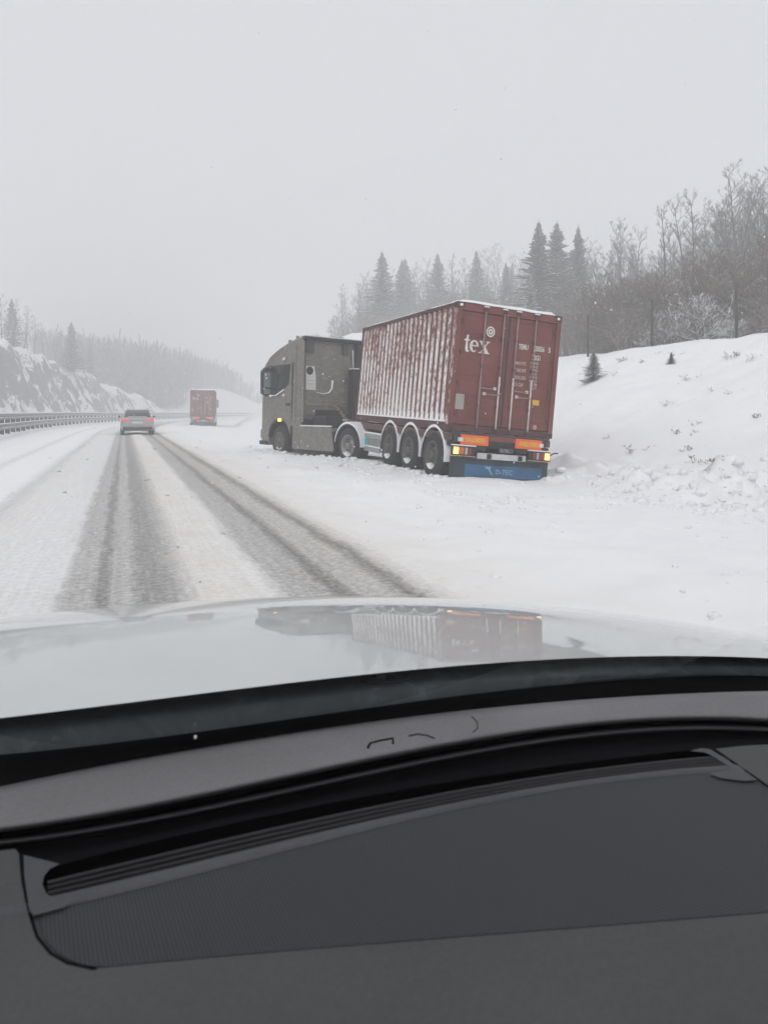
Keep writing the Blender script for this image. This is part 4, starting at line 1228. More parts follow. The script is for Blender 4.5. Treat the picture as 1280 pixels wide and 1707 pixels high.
def plant(name, key, x, y, h, label, cat, group=None, wide=1.0, z=None):
    if z is None: z = ground_z(x, y)
    k = h/HN[key[0]]
    o = empty(name, Matrix.Translation((x, y, z-.05)) @ Matrix.Rotation(random.gauss(0, .022), 4, 'X') @ Matrix.Rotation(random.gauss(0, .022), 4, 'Y') @ Matrix.Rotation(random.uniform(0, 6.28), 4, 'Z') @ Matrix.Diagonal((k*wide*random.uniform(.82, 1.2), k*wide*random.uniform(.82, 1.2), k, 1)), label, cat, group)
    for nm, me in zip(('trunk', 'crown') if key[0] not in ('b', 'bs', 't') else ('stem', 'twigs'), PROTO[key]):
        c = bpy.data.objects.new(nm, me); COL.objects.link(c); c.parent = o
        if nm == 'stem': c['kind'] = 'stuff'
    return o
def at(px, D): return (px-640)/F_PX*D, D
def plant_px(name, key, px, ytop, D, label, cat, group=None, wide=1.0):
    x, y = at(px, D); z = ground_z(x, y)
    h = max(1.0, CAMZ+(HOR-ytop)*D/F_PX-z)
    return plant(name, key, x, y, h, label, cat, group, wide, z)

def bare_label(px):
    for lim, tx in ((652, 'pale bare tree around the broad spruce at the end of the wood'), (880, 'faint bare tree between the misty spruces above the container'),
                    (985, 'bare tree around the feet of the three tall spruces'), (1120, 'bare tree standing between the three tall spruces and the brown thicket'),
                    (1210, 'bare tree next to the slender lone tree above the brown thicket')):
        if px < lim: return tx
    return 'tall dark bare tree in the dense stand behind the fence and snow-laden bushes'
GB = 'bare trees of the wood above the bank'
LS = 'grey-green spruce rising out of the misty wood above the container'
GS = 'spruces in the wood above the bank'
plant_px('spruce_tree', ('s', 0), 895, 364, 70, 'tallest spruce of the three standing together above the container', 'tree')
plant_px('spruce_tree', ('s', 1), 926, 370, 73, 'middle spruce of the three standing together above the container', 'tree')
plant_px('spruce_tree', ('s', 2), 959, 377, 72, 'lowest spruce of the three, next to the bare trees', 'tree')
plant_px('spruce_tree', ('s', 1), 637, 417, 98, 'broad pale spruce at the end of the wood above the tractor unit', 'tree')
for px, yt, D, k in ((668, 432, 106, 0), (682, 430, 110, 2), (730, 420, 110, 0), (795, 418, 106, 2), (846, 436, 95, 1)):
    plant_px('spruce_tree', ('s', k), px, yt, D, LS, 'tree', GS)
plant_px('spruce_tree', ('ss', 0), 884, 452, 60, 'small snow-laden spruce in front of the three tall spruces', 'tree')
plant_px('bare_tree', ('lone', 0), 1110, 342, 50, 'slender bare tree rising alone above the brown thicket', 'tree')
for px, yt, D, k in ((572, 478, 100, 0), (590, 462, 104, 3), (604, 456, 98, 1), (655, 458, 102, 2), (700, 440, 104, 4), (716, 436, 100, 1), (750, 428, 102, 3), (768, 436, 98, 0), (815, 418, 96, 2), (838, 414, 98, 4),
                     (862, 428, 90, 1), (985, 398, 74, 3), (1018, 382, 66, 0), (1042, 376, 66, 4), (1062, 388, 62, 1), (1085, 400, 60, 2),
                     (1130, 392, 56, 3), (1152, 338, 50, 4), (1172, 322, 47, 1), (1196, 345, 49, 0), (1215, 300, 46, 2), (1240, 272, 44, 3), (1262, 278, 46, 4), (1285, 262, 43, 0), (1310, 270, 42, 1), (1345, 255, 42, 2)):
    plant_px('bare_tree', ('d', k), px, yt, D, bare_label(px), 'tree', GB)
rnd = random.Random(5)
tops = [(560, 500), (600, 470), (700, 448), (850, 430), (960, 412), (1050, 400), (1120, 390), (1200, 345), (1300, 290)]
for i in range(150):
    px = 560+(i % 50)*15.5+rnd.uniform(-8, 8)
    yt = np.interp(px, [a for a, _ in tops], [b for _, b in tops]) + rnd.uniform(2, 60)
    D = np.interp(px, [560, 850, 1000, 1300], [112, 92, 70, 50])*rnd.uniform(.86, 1.16)
    plant_px('bare_tree', ('d', rnd.randrange(5)), px, yt, D, bare_label(px), 'tree', GB)
# thicket at the foot of the wood, behind the fence
for i, (px, yt, D, k) in enumerate(((955, 500, 46, 0), (985, 486, 44, 1), (1010, 478, 42, 2), (1035, 470, 41, 0), (1058, 458, 40, 1), (1082, 452, 39, 2), (1106, 448, 39, 0), (1128, 456, 38, 1), (1150, 468, 37, 2), (1175, 462, 36, 0), (1205, 452, 36, 1), (1240, 446, 35, 2), (1270, 440, 34, 0), (1300, 430, 34, 1), (1040, 505, 36, 2), (1090, 500, 35, 1), (1140, 508, 33, 0), (1185, 500, 32.5, 2), (1000, 520, 41, 1), (1255, 490, 31, 0))):
    plant_px('brown_thicket_bush', ('b', k), px, yt, D, 'brown leafless bush in the thicket behind the wire fence', 'bush', 'bushes behind the wire fence', 1.15)
for i in range(70):
    px = 565+i*10.6+rnd.uniform(-6, 6); D = float(np.interp(px, [560, 850, 960, 1050, 1300], [96, 72, 46, 37, 29.5]))*rnd.uniform(1.0, 1.12)
    x, y = at(px, D)
    plant('brown_thicket_bush', ('b', rnd.randrange(3)), x, y, rnd.uniform(3.0, 5.2), 'brown leafless bush in the thicket behind the wire fence' if px > 950 else 'leafless bush of the undergrowth at the foot of the misty wood', 'bush', 'bushes behind the wire fence' if px > 950 else 'undergrowth of the misty wood', 1.25)
for px, yt, D in ((1150, 488, 32), (1180, 482, 31.5), (1120, 512, 33), (1215, 530, 30), (1080, 545, 33.5)):
    plant_px('snow_laden_bush', ('bs', 0), px, yt, D, 'low bush bowed under white snow just behind the wire fence', 'bush', 'snow-laden bushes behind the fence', 1.1)
# saplings and tufts on the bank
def on_bank(px, py, lo=12.0, hi=45.0):
    """march the pixel's ray until it meets the slope"""
    D = lo
    while D < hi:
        x = (px-640)/F_PX*D; z = CAMZ-(py-HOR)/F_PX*D
        if ground_z(x, D) >= z: break
        D += .15
    return (px-640)/F_PX*D, D
x, y = on_bank(988, 634); plant('spruce_sapling', ('sap', 0), x, y, 1.25, 'bushy dark spruce sapling on the snowy bank below the fence', 'sapling', wide=1.0)
x, y = on_bank(1118, 607); plant('spruce_sapling', ('sap', 0), x, y, .45, 'tiny sapling half buried in snow, alone on the bank', 'sapling', wide=1.2)
for px, py in ((1040, 601), (1077, 603), (1227, 655), (1150, 708), (1136, 725), (1107, 676), (1180, 768), (1270, 695), (1025, 625), (1128, 592), (1232, 590), (1262, 598), (1150, 632), (1193, 650), (1222, 593), (1020, 729), (1065, 750), (1160, 750), (1095, 590)):
    x, y = on_bank(px, py)
    plant('grass_tuft', ('t', random.randrange(2)), x, y, random.uniform(.18, .34), 'small tuft of dead stalks poking through snow on the bank', 'tuft', 'tufts poking through the snow', 1.5)

# left: trees above the rock
LL = 'bare tree fading into mist above the rock cutting'
for px, yt, D, k in ((-40, 470, 100, 0), (-15, 485, 98, 2), (5, 492, 100, 1), (22, 500, 102, 3), (40, 512, 104, 0), (58, 530, 108, 4), (76, 540, 112, 1), (92, 548, 116, 2), (140, 560, 122, 3), (155, 566, 128, 0), (-60, 480, 96, 4), (12, 520, 96, 2), (-28, 510, 94, 1), (105, 556, 118, 4), (48, 540, 100, 3)):
    plant_px('bare_tree', ('d', k), px, yt, D, LL, 'tree', 'bare trees above the rock cutting', 1.1)
plant_px('spruce_tree', ('s', 1), 119, 536, 116, 'lone pale spruce above the rock cutting', 'tree')
plant_px('spruce_tree', ('s', 2), 22, 497, 104, 'spire-topped spruce among bare trees above the rock cutting', 'tree')
plant_px('spruce_tree', ('s', 0), 150, 572, 128, 'short spruce beside the lone pale spruce', 'tree')

# the far wood: one mass in the mist
fw = MB(); rnd = random.Random(3)
def far_tree(x, y, z, h, k):
    """a small rough spruce or round-headed tree, leaf-sized faces only as fine as the mist leaves them"""
    if k < .6:
        fw.tube([(x, y, z-.5), (x, y, z+h)], [.16, .03], 4, cap=False)
        n = 8
        for i in range(n):
            zz = z+h*(.12+.86*i/n); R = h*.19*(1-i/n)**.9+.25
            for j in range(7):
                a = rnd.random()*6.28; a2 = a+.75
                fw.add([(x, y, zz+h*.09), (x+R*math.cos(a), y+R*math.sin(a), zz-h*.03*rnd.random()), (x+R*.9*math.cos(a2), y+R*.9*math.sin(a2), zz-h*.04*rnd.random())], [(0, 1, 2)])
    else:
        fw.tube([(x, y, z-.5), (x, y, z+h*.8)], [.2, .05], 4, cap=False)
        for i in range(46):
            a = rnd.random()*6.28; e = rnd.uniform(.3, 1.3); L = h*rnd.uniform(.2, .42); b = z+h*rnd.uniform(.35, .75)
            d = Vector((math.cos(a)*math.cos(e), math.sin(a)*math.cos(e), math.sin(e)))
            p = Vector((x, y, b)); q = p+d*L; w_ = Vector((-math.sin(a), math.cos(a), 0))*.14
            fw.add([tuple(p), tuple(q-w_), tuple(q+w_)], [(0, 1, 2)])
for i in range(1100):
    px = rnd.uniform(60, 520); D = rnd.uniform(160, 300)
    x, y = at(px, D); s, u = to_su(x, y)
    if abs(u+4) < 17: continue
    z = ground_z(x, y)
    yt = np.interp(px, [60, 130, 200, 300, 370, 430, 560], [545, 552, 560, 578, 600, 640, 640])+rnd.uniform(0, 40)
    h = CAMZ+(HOR-yt)*D/F_PX-z
    if h < 5: continue
    far_tree(x, y, z, min(20, h), rnd.random())
tag(fw.build('far_wood', mat_snowy('far_branches', (.035, .038, .036), .9, .75, 1.3, 2)), 'wooded hillside lost in mist beyond the bend of the road', 'wood', kind='stuff')

# ------------------------------------------------------------------ loose snow and slush
def ico_lump(rn):
    t = (1+5**.5)/2
    vs_ = [Vector(p).normalized() for p in ((-1, t, 0), (1, t, 0), (-1, -t, 0), (1, -t, 0), (0, -1, t), (0, 1, t), (0, -1, -t), (0, 1, -t), (t, 0, -1), (t, 0, 1), (-t, 0, -1), (-t, 0, 1))]
    fs_ = [(0,11,5),(0,5,1),(0,1,7),(0,7,10),(0,10,11),(1,5,9),(5,11,4),(11,10,2),(10,7,6),(7,1,8),(3,9,4),(3,4,2),(3,2,6),(3,6,8),(3,8,9),(4,9,5),(2,4,11),(6,2,10),(8,6,7),(9,8,1)]
    mid = {}; out = []
    def m_(a, b):
        k = (min(a, b), max(a, b))
        if k not in mid:
            vs_.append(((vs_[a]+vs_[b])/2).normalized()); mid[k] = len(vs_)-1
        return mid[k]
    for a, b, c in fs_:
        x, y, z = m_(a, b), m_(b, c), m_(c, a)
        out += [(a, x, z), (b, y, x), (c, z, y), (x, y, z)]
    return [v*rn.uniform(.62, 1.25) for v in vs_], out
rn = random.Random(8)
LUMPS = [ico_lump(rn) for _ in range(8)]
def lumps(mb, n, pick, size):
    su_ = np.array([pick() for _ in range(n)], float)
    xs_, ys_ = world_xy(su_[:, 0], su_[:, 1]); zs_ = height(su_[:, 0], su_[:, 1])
    for x, y, z in zip(xs_.tolist(), ys_.tolist(), zs_.tolist()):
        r = size()
        vs_, fs_ = LUMPS[rn.randrange(8)]
        a = rn.random()*6.28; ca, sa = math.cos(a), math.sin(a); fl = rn.uniform(.5, .85)
        mb.add([(x+r*(v.x*ca-v.y*sa), y+r*(v.x*sa+v.y*ca), z+r*fl*(v.z*.9+.05)) for v in vs_], fs_)
def pick_churn():
    while True:
        u = rn.uniform(5.6, 15); d = rn.gauss(.6, 1.1)
        s = 11.0+(d*3.66-(u-5.8)*3.0)/2.1
        if not (s > 10.0 and u < 7.35) and s > -2: return s, u
mb = MB()
lumps(mb, 2100, lambda: pick_churn(), lambda: .02+.10*rn.random()**4)
cw = q1.matrix_world
for mw_, x_, y0_, y1_ in ((t1.matrix_world, -1.30, -.1, 3.9), (t1.matrix_world, -1.42, .2, 5.4), (q1.matrix_world, -1.32, -.6, 5.2)):
    def beside():
        pt = mw_ @ Vector((x_+rn.gauss(0, .10), rn.uniform(y0_, y1_), 0))
        return to_su(pt.x, pt.y)
    lumps(mb, 70, beside, lambda: .02+.075*rn.random()**2)
lumps(mb, 260, lambda: (rn.uniform(8, 26), rn.gauss(4.1, .55)), lambda: .02+.06*rn.random()**2)
lumps(mb, 160, lambda: (rn.uniform(18, 30), rn.gauss(8.5, .6)), lambda: .03+.08*rn.random()**2)
lumps(mb, 110, lambda: (rn.uniform(3, 13), rn.uniform(1.9, 6.4)), lambda: .012+.035*rn.random()**2)
tag(mb.build('snow_clods', M_SNOWPLAIN, smooth=True), 'churned clods of snow beside and behind the leaning truck', 'snow clods', kind='stuff')
mb = MB()
lumps(mb, 90, lambda: (rn.uniform(5, 40), rn.choice((rn.gauss(-2.05, .35), rn.gauss(1.9, .4), rn.gauss(.0, .2), rn.gauss(-3.6, .5)))), lambda: .010+.030*rn.random()**2)
lumps(mb, 12, lambda: (rn.uniform(8, 40), rn.uniform(-4.5, 5)), lambda: .03+.05*rn.random()**2)
tag(mb.build('slush_crumbs', mat_simple('dirty_slush', (.50, .47, .43), .8, 0, .3, 20), smooth=True), 'dirty crumbs of slush scattered along the ruts', 'slush', kind='stuff')

# ------------------------------------------------------------------ the car the picture is taken from
OWN_H = TH
own = empty('dark_interior_car', Matrix.Translation((.20, -.35, 0)) @ Matrix.Rotation(OWN_H, 4, 'Z'), 'white car whose dashboard, windscreen and bonnet frame the view', 'car')
own.name = 'car'
cO, sO = math.cos(OWN_H), math.sin(OWN_H)
def from_car(a, b, z): return (a*cO-b*sO, a*sO+b*cO, z)       # a right of, b ahead of the eye
def hood_z(a, b):
    x = b-.835
    e = a-AC
    z = .941-(.0595*x+.0901*x*x+.0633*x**3-.0112*x**4) - .0913*e*e - .0874*e
    z = z - 2.5*np.maximum(e-.90, 0)**2 - 2.5*np.maximum(-e-1.02, 0)**2
    z = z - 3.0*np.maximum(x-1.35, 0)**2
    return z
AC = .4415
Y_HOOD = [1197, 1159, 1120, 1098, 1097]
def curve(ys, n=118):
    """ys at x = 0, 320, 640, 960, 1280; smooth, carried on past the frame on both sides"""
    c = np.polyfit([0, 320, 640, 960, 1280], ys, 3)
    xs = np.linspace(-900, 2500, n)
    y = np.polyval(c, np.clip(xs, -60, 1340))
    s0 = np.polyval(np.polyder(c), -60)
    y = y + np.where(xs < -60, s0*(np.maximum(xs, -300)+60), 0) - .15*np.minimum(xs+300, 0)
    y = y - .03*np.maximum(xs-1340, 0)
    return xs, y
_ra, _rb, _rz = [], [], []
for qx, qy in zip(*curve(Y_HOOD)):          # where the bonnet's rear edge lies on the bonnet's surface
    z = .93
    for _ in range(30):
        tt = (CAMZ-z)*F_PX/(qy-HOR); X_, D_ = (qx-640)/F_PX*tt, tt
        aa, bb = X_*cO+D_*sO, -X_*sO+D_*cO
        z = .5*z+.5*float(hood_z(min(max(aa, AC-1.0), AC+.88), bb))
    _ra.append(aa); _rb.append(bb); _rz.append(z)
_o = np.argsort(_ra); _ra = np.array(_ra)[_o]; _rb = np.array(_rb)[_o]
def brear(a): return np.interp(a, _ra, _rb)
av = np.linspace(AC-1.12, AC+1.06, 130); wv_ = np.linspace(0, 1, 100)
A, Wv = np.meshgrid(av, wv_, indexing='ij')
B0 = brear(A); B1 = 2.62-.20*(A-AC)**2
Bb = B0+Wv*(B1-B0)
Zz = hood_z(A, Bb)
Pw = np.stack([A*cO-Bb*sO, A*sO+Bb*cO, Zz], -1)
inv = np.array(own.matrix_world.inverted())
Pl = Pw @ inv[:3, :3].T + inv[:3, 3]
def mat_hood():
    m, n, l, b = new_mat('white_bonnet_paint')
    tc = N(n, 'ShaderNodeTexCoord')
    wet = noise(n, l, tc.outputs['Object'], 3, 5, .6)
    b.inputs['Base Color'].default_value = (.40, .42, .425, 1)
    l.new(ramp(n, l, wet.outputs[0], [(.3, (.52, .54, .54)), (.7, (.60, .62, .62))]).outputs[0], b.inputs['Base Color'])
    b.inputs['Roughness'].default_value = .5; b.inputs['Metallic'].default_value = .0
    b.inputs['Coat Weight'].default_value = 1.0; b.inputs['Coat Roughness'].default_value = .03; b.inputs['Coat IOR'].default_value = 1.5
    bn = noise(n, l, tc.outputs['Object'], 9, 4, .5)
    bp = N(n, 'ShaderNodeBump'); bp.inputs['Strength'].default_value = .02; bp.inputs['Distance'].default_value = .01
    l.new(bn.outputs[0], bp.inputs['Height']); l.new(bp.outputs[0], b.inputs['Coat Normal'])
    return m
hood = grid_mesh('bonnet', Pl, mat_hood(), parent=own)
def drop(name, line, zb, mat):
    P_ = np.array([[tuple(q) for q in line], [(q[0], q[1], zb) for q in line]])
    return grid_mesh(name, P_ @ inv[:3, :3].T + inv[:3, 3], mat, parent=own)
M_WING = hood.data.materials[0]
drop('wing', Pw[-1], .38, M_WING); drop('wing', Pw[0], .38, M_WING)
drop('nose', Pw[:, -1], .30, M_WING)
for sg, ad in ((1, 1.22), (-1, -.62)):
    MB().add([from_car(x, y, z) for x, y, z in ((ad, -.7, .25), (ad+sg*.09, -.7, .25), (ad+sg*.09, .62, .25), (ad, .62, .25), (ad, -.7, .93), (ad+sg*.09, -.7, .93), (ad+sg*.09, .62, .93), (ad, .62, .93))],
             [(3, 2, 1, 0), (4, 5, 6, 7), (0, 1, 5, 4), (1, 2, 6, 5), (2, 3, 7, 6), (3, 0, 4, 7)]).build('door_panel', M_CHASSIS, own, world=True, bevel=.03)
    MB().tube([from_car(ad+sg*.04, .56, .90), from_car(ad-sg*.03, .2, 1.2), from_car(ad-sg*.12, -.28, 1.52)], .045, 8).build('roof_pillar', M_CHASSIS, own, world=True, smooth=True)
# underside edge of the bonnet and the cowl below the windscreen
DASHZ = .92
def ray(px, py, z):
    t = (CAMZ-z)*F_PX/(py-HOR); return ((px-640)/F_PX*t, t, z)
def strip(name, rows, mat, parent=own, smooth=True, follow_=None):
    """rows: list of (pixel curve, height in metres) from far to near; surfaces pass through those rays"""
    P = []
    for i, (ys, z) in enumerate(rows):
        xs, y = curve(ys); f = follow_[i] if follow_ else 0
        P.append([ray(a, b, z+f*(h-.93)) for a, b, h in zip(xs, y, _rz)])
    P = np.array(P)[::-1]
    L = P @ inv[:3, :3].T + inv[:3, 3]
    return grid_mesh(name, L, mat, parent=parent, smooth=smooth)
def mat_dash(name, col, rough=.62, bs=.25, sc=420):
    m, n, l, b = new_mat(name)
    tc = N(n, 'ShaderNodeTexCoord')
    big = noise(n, l, tc.outputs['Object'], 5, 3, .5); fine = noise(n, l, tc.outputs['Object'], sc, 3, .6)
    gr = noise(n, l, tc.outputs['Object'], 260, 4, .7)
    v = math_n(n, l, 'ADD', math_n(n, l, 'MULTIPLY', big.outputs[0], .5), math_n(n, l, 'MULTIPLY', gr.outputs[0], .5))
    dust = ramp(n, l, noise(n, l, tc.outputs['Object'], 190, 2, .5).outputs[0], [(.74, 0.0), (.80, .35)])
    l.new(mixc(n, l, dust.outputs[0], ramp(n, l, v, [(.35, tuple(c*.80 for c in col)), (.65, tuple(c*1.20 for c in col))]).outputs[0], tuple(min(1, c*1.9) for c in col)), b.inputs['Base Color'])
    b.inputs['Roughness'].default_value = rough; b.inputs['Specular IOR Level'].default_value = .35
    bump(n, l, fine.outputs[0], bs, .0006, b)
    return m
M_DASH = mat_dash('charcoal_dash', (.055, .057, .058))
M_LIP = mat_dash('grey_dash_lip', (.150, .147, .154))
M_TRIM = mat_dash('dark_trim', (.014, .014, .016), .6)
M_SLOT = mat_dash('black_slot', (.005, .005, .006), .95)
M_SLOT.node_tree.nodes['Principled BSDF'].inputs['Specular IOR Level'].default_value = .04  # near-black without sheen, so shallow dash recesses look deep in shade
def mat_cowl():
    m, n, l, b = new_mat('dusty_black_cowl')
    tc = N(n, 'ShaderNodeTexCoord')
    n1 = noise(n, l, tc.outputs['Object'], 16, 6, .7, 1.0); n2 = noise(n, l, tc.outputs['Object'], 60, 5, .7)
    c = ramp(n, l, n1.outputs[0], [(.35, (.018, .024, .028)), (.55, (.028, .036, .042)), (.72, (.070, .088, .098))])
    sp = ramp(n, l, n2.outputs[0], [(.64, 0.0), (.76, .5)])
    l.new(mixc(n, l, sp.outputs[0], c.outputs[0], (.16, .20, .22)), b.inputs['Base Color'])
    b.inputs['Roughness'].default_value = .75
    bump(n, l, n2.outputs[0], .2, .002, b)
    return m
def off(ys, d): return [y+d for y in ys]
def between(ya, yb, f): return [a+(b-a)*f for a, b in zip(ya, yb)]
strip('cowl', [(off(Y_HOOD, -16), .865), (off(Y_HOOD, -3), .908), (off(Y_HOOD, 30), .912), ([1258, 1222, 1176, 1140, 1126], .899)], mat_cowl(), follow_=[1, 1, .95, .85])
strip('windscreen_seal', [([1256, 1220, 1174, 1138, 1124], .8995), ([1272, 1234, 1186, 1150, 1136], .893), ([1300, 1262, 1212, 1176, 1160], .862), ([1330, 1290, 1240, 1200, 1185], .83)], M_SLOT, follow_=[.85, .8, .4, 0])
# bonnet-latch cover outlined in the cowl
lp = []
for px, py in ((594, 1124), (601, 1133), (612, 1138), (660, 1137), (680, 1131), (694, 1119)):
    lp.append(Vector(ray(px, py, .912+.95*(float(np.interp(px, np.linspace(-900, 2500, 118), _rz))-.93)+.001)))
MB().tube([tuple(p) for p in lp], .0022, 5).build('cowl_seam', M_BLACK, own, world=True)
p0 = Vector(ray(634, 1126, .914+float(np.interp(634, np.linspace(-900, 2500, 118), _rz))-.93)); MB().box(p0.x-.006, p0.x+.006, p0.y-.006, p0.y+.006, p0.z-.004, p0.z+.004).build('cowl_clip', M_BLACK, own, world=True, bevel=.002)
p0 = Vector(ray(326, 1229, .900+.8*(float(np.interp(326, np.linspace(-900, 2500, 118), _rz))-.93))); MB().tube([tuple(p0+Vector((0, 0, -.001))), tuple(p0+Vector((0, 0, .0015)))], .0014, 8).build('washer_jet', M_WHITE, own, world=True)

def mat_grille():
    m, n, l, b = new_mat('speaker_mesh')
    tc = N(n, 'ShaderNodeTexCoord')
    mp = N(n, 'ShaderNodeMapping'); mp.inputs['Scale'].default_value = (285, 285, 285); mp.inputs['Rotation'].default_value = (0, 0, rad(38))
    l.new(tc.outputs['Object'], mp.inputs[0])
    sp = N(n, 'ShaderNodeSeparateXYZ'); l.new(mp.outputs[0], sp.inputs[0])
    sx = math_n(n, l, 'SINE', math_n(n, l, 'MULTIPLY', sp.outputs[0], 6.283)); sy = math_n(n, l, 'SINE', math_n(n, l, 'MULTIPLY', sp.outputs[1], 6.283))
    d = math_n(n, l, 'MULTIPLY', sx, sy)
    c = ramp(n, l, math_n(n, l, 'ADD', math_n(n, l, 'MULTIPLY', d, .5), .5), [(.30, (.004, .004, .005)), (.70, (.040, .041, .049))])
    l.new(c.outputs[0], b.inputs['Base Color']); b.inputs['Roughness'].default_value = .6
    bump(n, l, d, .4, .0008, b)
    return m
M_GRILLE = mat_grille()
Y_LIP0 = [1317, 1255, 1206, 1173, 1158]
Y_LIP1 = [1381, 1331, 1254, 1211, 1198]
Y_REC = [1402, 1352, 1279, 1227, 1214]
Y_V0 = [1468, 1386, 1325, 1270, 1240]
Y_V1 = [1512, 1440, 1360, 1303, 1272]
Y_G0 = [1535, 1460, 1376, 1313, 1284]
Y_G1 = [1630, 1598, 1571, 1546, 1520]
strip('dash_lip', [(off(Y_LIP0, -6), .905), (Y_LIP0, .9235), (off(Y_LIP0, 3), .9255), (off(Y_LIP0, 7), .926), (between(Y_LIP0, Y_LIP1, .5), .9262), (off(Y_LIP1, -8), .926), (off(Y_LIP1, -4), .9255), (Y_LIP1, .9235), (off(Y_LIP1, 6), .905)], M_LIP)
strip('dash_groove', [(off(Y_LIP1, 2), .907), (off(Y_LIP1, 10), .890), (off(Y_REC, -5), .892), (off(Y_REC, -2), .912)], M_SLOT)
strip('groove_edge', [(off(Y_REC, -3), .910), (off(Y_REC, 0), .917), (off(Y_REC, 4), .917), (off(Y_REC, 7), .909)], M_TRIM)
strip('vent_recess_dark', [(off(Y_REC, 6), .910), (between(Y_REC, Y_V0, .3), .902), (between(Y_REC, Y_V0, .7), .906), (off(Y_V0, -4), .917), (Y_V0, .917)], M_SLOT)  # black colour stands in for the shade of a deeper recess
# defroster slot: walls, floor and louvres, closed by its frame at both ends
def clip_strip(name, rows, mat, x0s, x1s, n=60, parent=own):
    """like strip, but each row runs from its own first to its own last pixel column"""
    P = []
    for (ys, z), a, b in zip(rows, x0s, x1s):
        c = np.polyfit([0, 320, 640, 960, 1280], ys, 3)
        xs = np.linspace(a, b, n)
        P.append([ray(q, float(np.polyval(c, q)), z) for q in xs])
    P = np.array(P)[::-1]
    return grid_mesh(name, P @ inv[:3, :3].T + inv[:3, 3], mat, parent=parent)
slot = clip_strip('defroster_vent', [(Y_V0, .9175), (between(Y_V0, Y_V1, .35), .895), (between(Y_V0, Y_V1, .8), .893), (Y_V1, .9175)], M_SLOT, [92, 80, 76, 84], [1172, 1200, 1212, 1222])
for f in (.45, .62, .80):
    clip_strip('louvre', [(between(Y_V0, Y_V1, f), .9165), (off(between(Y_V0, Y_V1, f), 4), .9185), (off(between(Y_V0, Y_V1, f), 8), .9160)], M_TRIM, [80]*3, [1216]*3, parent=slot)
M_VFRAME = mat_dash('vent_frame', (.060, .060, .067), .6)
strip('vent_base', [(off(Y_V0, -1), .9145), (between(Y_V0, Y_V1, .5), .891), (Y_V1, .9145)], M_SLOT)
strip('vent_frame', [(off(Y_V1, -3), .9150), (off(Y_V1, 2), .9185), (off(Y_G0, -4), .9185), (off(Y_G0, 2), .9165)], M_VFRAME)
xs, ya = curve(Y_V0)
for side, pts in (('l', ((70, 1440), (52, 1500), (66, 1524), (95, 1512), (80, 1492), (70, 1470), (90, 1446))), ('r', ((1165, 1246), (1185, 1250), (1226, 1280), (1256, 1292), (1236, 1294), (1216, 1286), (1172, 1254)))):
    pass
# speaker grille with a rounded left corner, and the dash around it
gl = []
c0 = np.polyfit([0, 320, 640, 960, 1280], Y_G0, 3); c1 = np.polyfit([0, 320, 640, 960, 1280], Y_G1, 3)
cols = np.concatenate([np.linspace(64, 180, 24), np.linspace(196, 2500, 80)])
P = []
for q in cols:
    y0 = float(np.polyval(c0, min(q, 1340)))-.03*max(0, q-1340); y1 = float(np.polyval(c1, min(q, 1340)))-.03*max(0, q-1340)
    if q < 180: y1 = y0 + (y1-y0)*math.sqrt(max(0, 1-((180-q)/116)**2))*.99 + .5
    P.append([ray(q, y0+(y1-y0)*k/7, .9172-.0008*math.sin(math.pi*k/7)) for k in range(8)])
P = np.array(P)
Pg = P.transpose(1, 0, 2)[::-1]
grille = grid_mesh('speaker_grille', Pg @ inv[:3, :3].T + inv[:3, 3], M_GRILLE, parent=own)
strip('dash_top', [(off(Y_V1, 2), .9130), (off(Y_G0, 0), .9158), (between(Y_G0, Y_G1, .35), .9160), (between(Y_G0, Y_G1, .7), .9160), (Y_G1, .9160), (off(Y_G1, 4), .9182), (off(Y_G1, 40), .9185), (off(Y_G1, 120), .917), (off(Y_G1, 260), .910), (off(Y_G1, 600), .890), (off(Y_G1, 900), .84)], M_DASH)
sm = [(34, 1425), (38, 1470), (48, 1520), (62, 1565), (84, 1592), (112, 1608), (160, 1618)]
MB().tube([ray(a, b, .9172) for a, b in sm], .0016, 6).build('dash_seam', M_SLOT, own, world=True)
MB().tube([ray(a, b, .9172) for a, b in ((1186, 1248), (1230, 1275), (1282, 1312), (1330, 1350))], .0016, 6).build('dash_seam', M_SLOT, own, world=True)
# plain panels left and right of the vent, and the vent frame's end pieces
def flat(name, pts, z, mat):
    P3 = [ray(a, b, z) for a, b in pts]
    ar = sum(P3[i][0]*P3[(i+1) % len(P3)][1]-P3[(i+1) % len(P3)][0]*P3[i][1] for i in range(len(P3)))
    if ar < 0: P3 = P3[::-1]
    return MB().add(P3, [tuple(range(len(P3)))]).build(name, mat, own, world=True)
flat('dash_side_panel', [(-400, 1500), (-100, 1440), (0, 1418), (26, 1415), (34, 1425), (38, 1470), (48, 1520), (62, 1565), (84, 1592), (112, 1608), (160, 1619), (200, 1640), (100, 1668), (-400, 1720)], .91832, M_DASH)
flat('vent_frame_end', [(40, 1425), (60, 1430), (100, 1440), (84, 1448), (74, 1460), (71, 1474), (78, 1490), (92, 1496), (130, 1487), (110, 1512), (66, 1524), (56, 1526), (47, 1500), (41, 1460)], .9187, M_VFRAME)
flat('vent_frame_end', [(1150, 1252), (1168, 1247), (1184, 1249), (1226, 1276), (1262, 1300), (1240, 1302), (1200, 1297), (1180, 1289), (1214, 1285), (1219, 1281), (1190, 1262), (1174, 1254)], .9187, M_VFRAME)
flat('dash_side_panel', [(2500, 1700), (1700, 1490), (1284, 1312), (1192, 1248), (1240, 1243), (1300, 1240), (1700, 1230), (2500, 1206)], .9190, M_DASH)
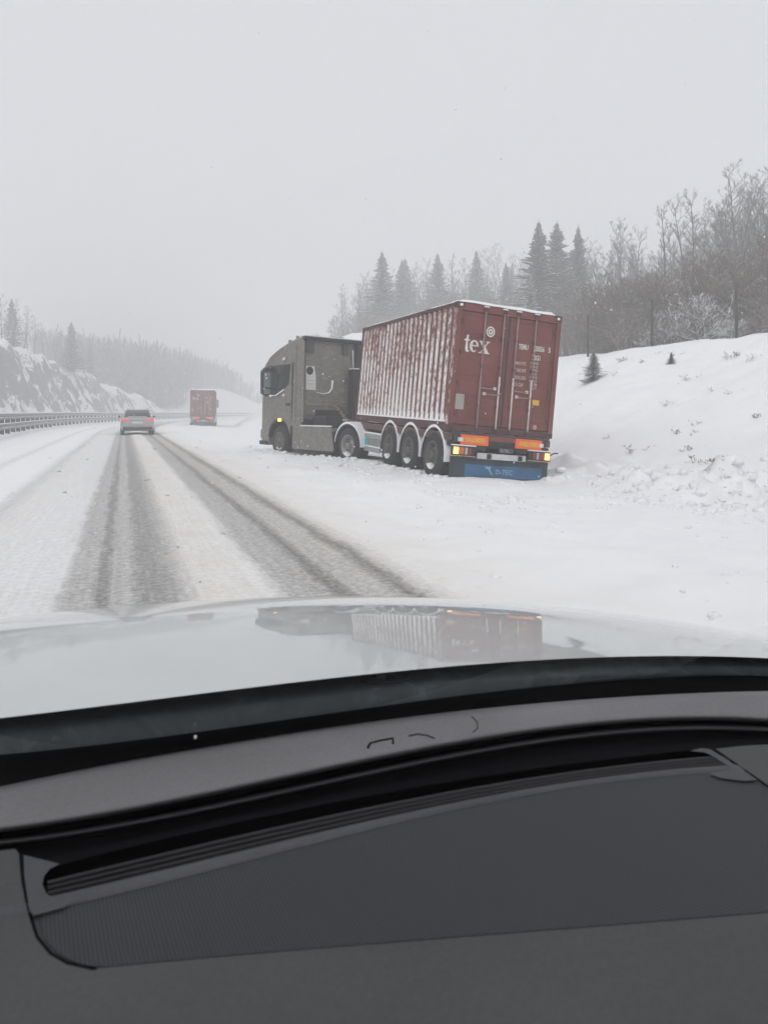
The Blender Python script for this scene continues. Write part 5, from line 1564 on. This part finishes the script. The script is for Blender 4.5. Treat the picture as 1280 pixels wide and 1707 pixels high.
# raised marks on the lip
MB().tube([ray(a, b, .9264) for a, b in ((613, 1247), (617, 1239), (632, 1235), (655, 1231), (655, 1240))], .0012, 5).build('sensor_mark', M_SLOT, own, world=True)
MB().tube([ray(a, b, .9264) for a, b in ((681, 1227), (695, 1224), (712, 1226), (724, 1231))], .0010, 5).build('sensor_mark', M_TRIM, own, world=True)
MB().tube([ray(a, b, .9263) for a, b in ((786, 1194), (795, 1203), (796, 1213), (788, 1221))], .0006, 5).build('sensor_mark', M_TRIM, own, world=True)
# windscreen: from the cowl up and back over the eye
n2 = 12
Wp = []
for j in range(n2+1):
    row = []
    tt = j/n2
    for qx, qy, h in zip(*curve([1264, 1227, 1180, 1144, 1130]), _rz):
        x0, y0, z0 = ray(qx, qy, .8955+.83*(h-.93))
        bk = -.74*tt; up_w = .70*tt-.05*tt*tt+.03*math.sin(math.pi*tt)
        row.append((x0-bk*sO, y0+bk*cO, z0+up_w))
    Wp.append(row)
Wp = np.array(Wp)
g1 = Wp @ inv[:3, :3].T + inv[:3, 3]
ws = grid_mesh('windscreen', g1, M_GLASS, parent=own)

# ------------------------------------------------------------------ falling snow and the misty air
fl = MB(); rn = random.Random(21)
for _ in range(5200):
    D = 2.6+42*rn.random()**.62
    x = rn.uniform(-.75, .75)*D; z = rn.uniform(-.2, .62)*D+CAMZ
    s, u = 0, 0
    if z < .4 or z > 16 or (D < 3.4 and abs(x) < 1.6): continue
    r = rn.uniform(.0035, .008)*(1+D*.014)
    fl.add([(x+r, D, z), (x-r, D, z), (x, D+r, z), (x, D-r, z), (x, D, z+r*1.3), (x, D, z-r*1.3)], [(0, 2, 4), (2, 1, 4), (1, 3, 4), (3, 0, 4), (2, 0, 5), (1, 2, 5), (3, 1, 5), (0, 3, 5)])
tag(fl.build('falling_snow', M_SNOWPLAIN), 'fine snowflakes falling through the air over the road', 'snowflakes', kind='stuff')

hz = MB().box(-660, 660, -220, 660, -2.4, 62.0)
hm = bpy.data.materials.new('haze'); hm.use_nodes = True
hn = hm.node_tree.nodes; hn.clear()
ho = hn.new('ShaderNodeOutputMaterial'); hv = hn.new('ShaderNodeVolumePrincipled')
hv.inputs['Color'].default_value = (.97, .975, .985, 1)
hv.inputs['Density'].default_value = .0077
hv.inputs['Anisotropy'].default_value = .15
hm.node_tree.links.new(hv.outputs[0], ho.inputs['Volume'])
try: hm.cycles.homogeneous_volume = True
except Exception: pass
tag(hz.build('haze', hm), 'misty snow-filled air', 'haze', kind='stuff')
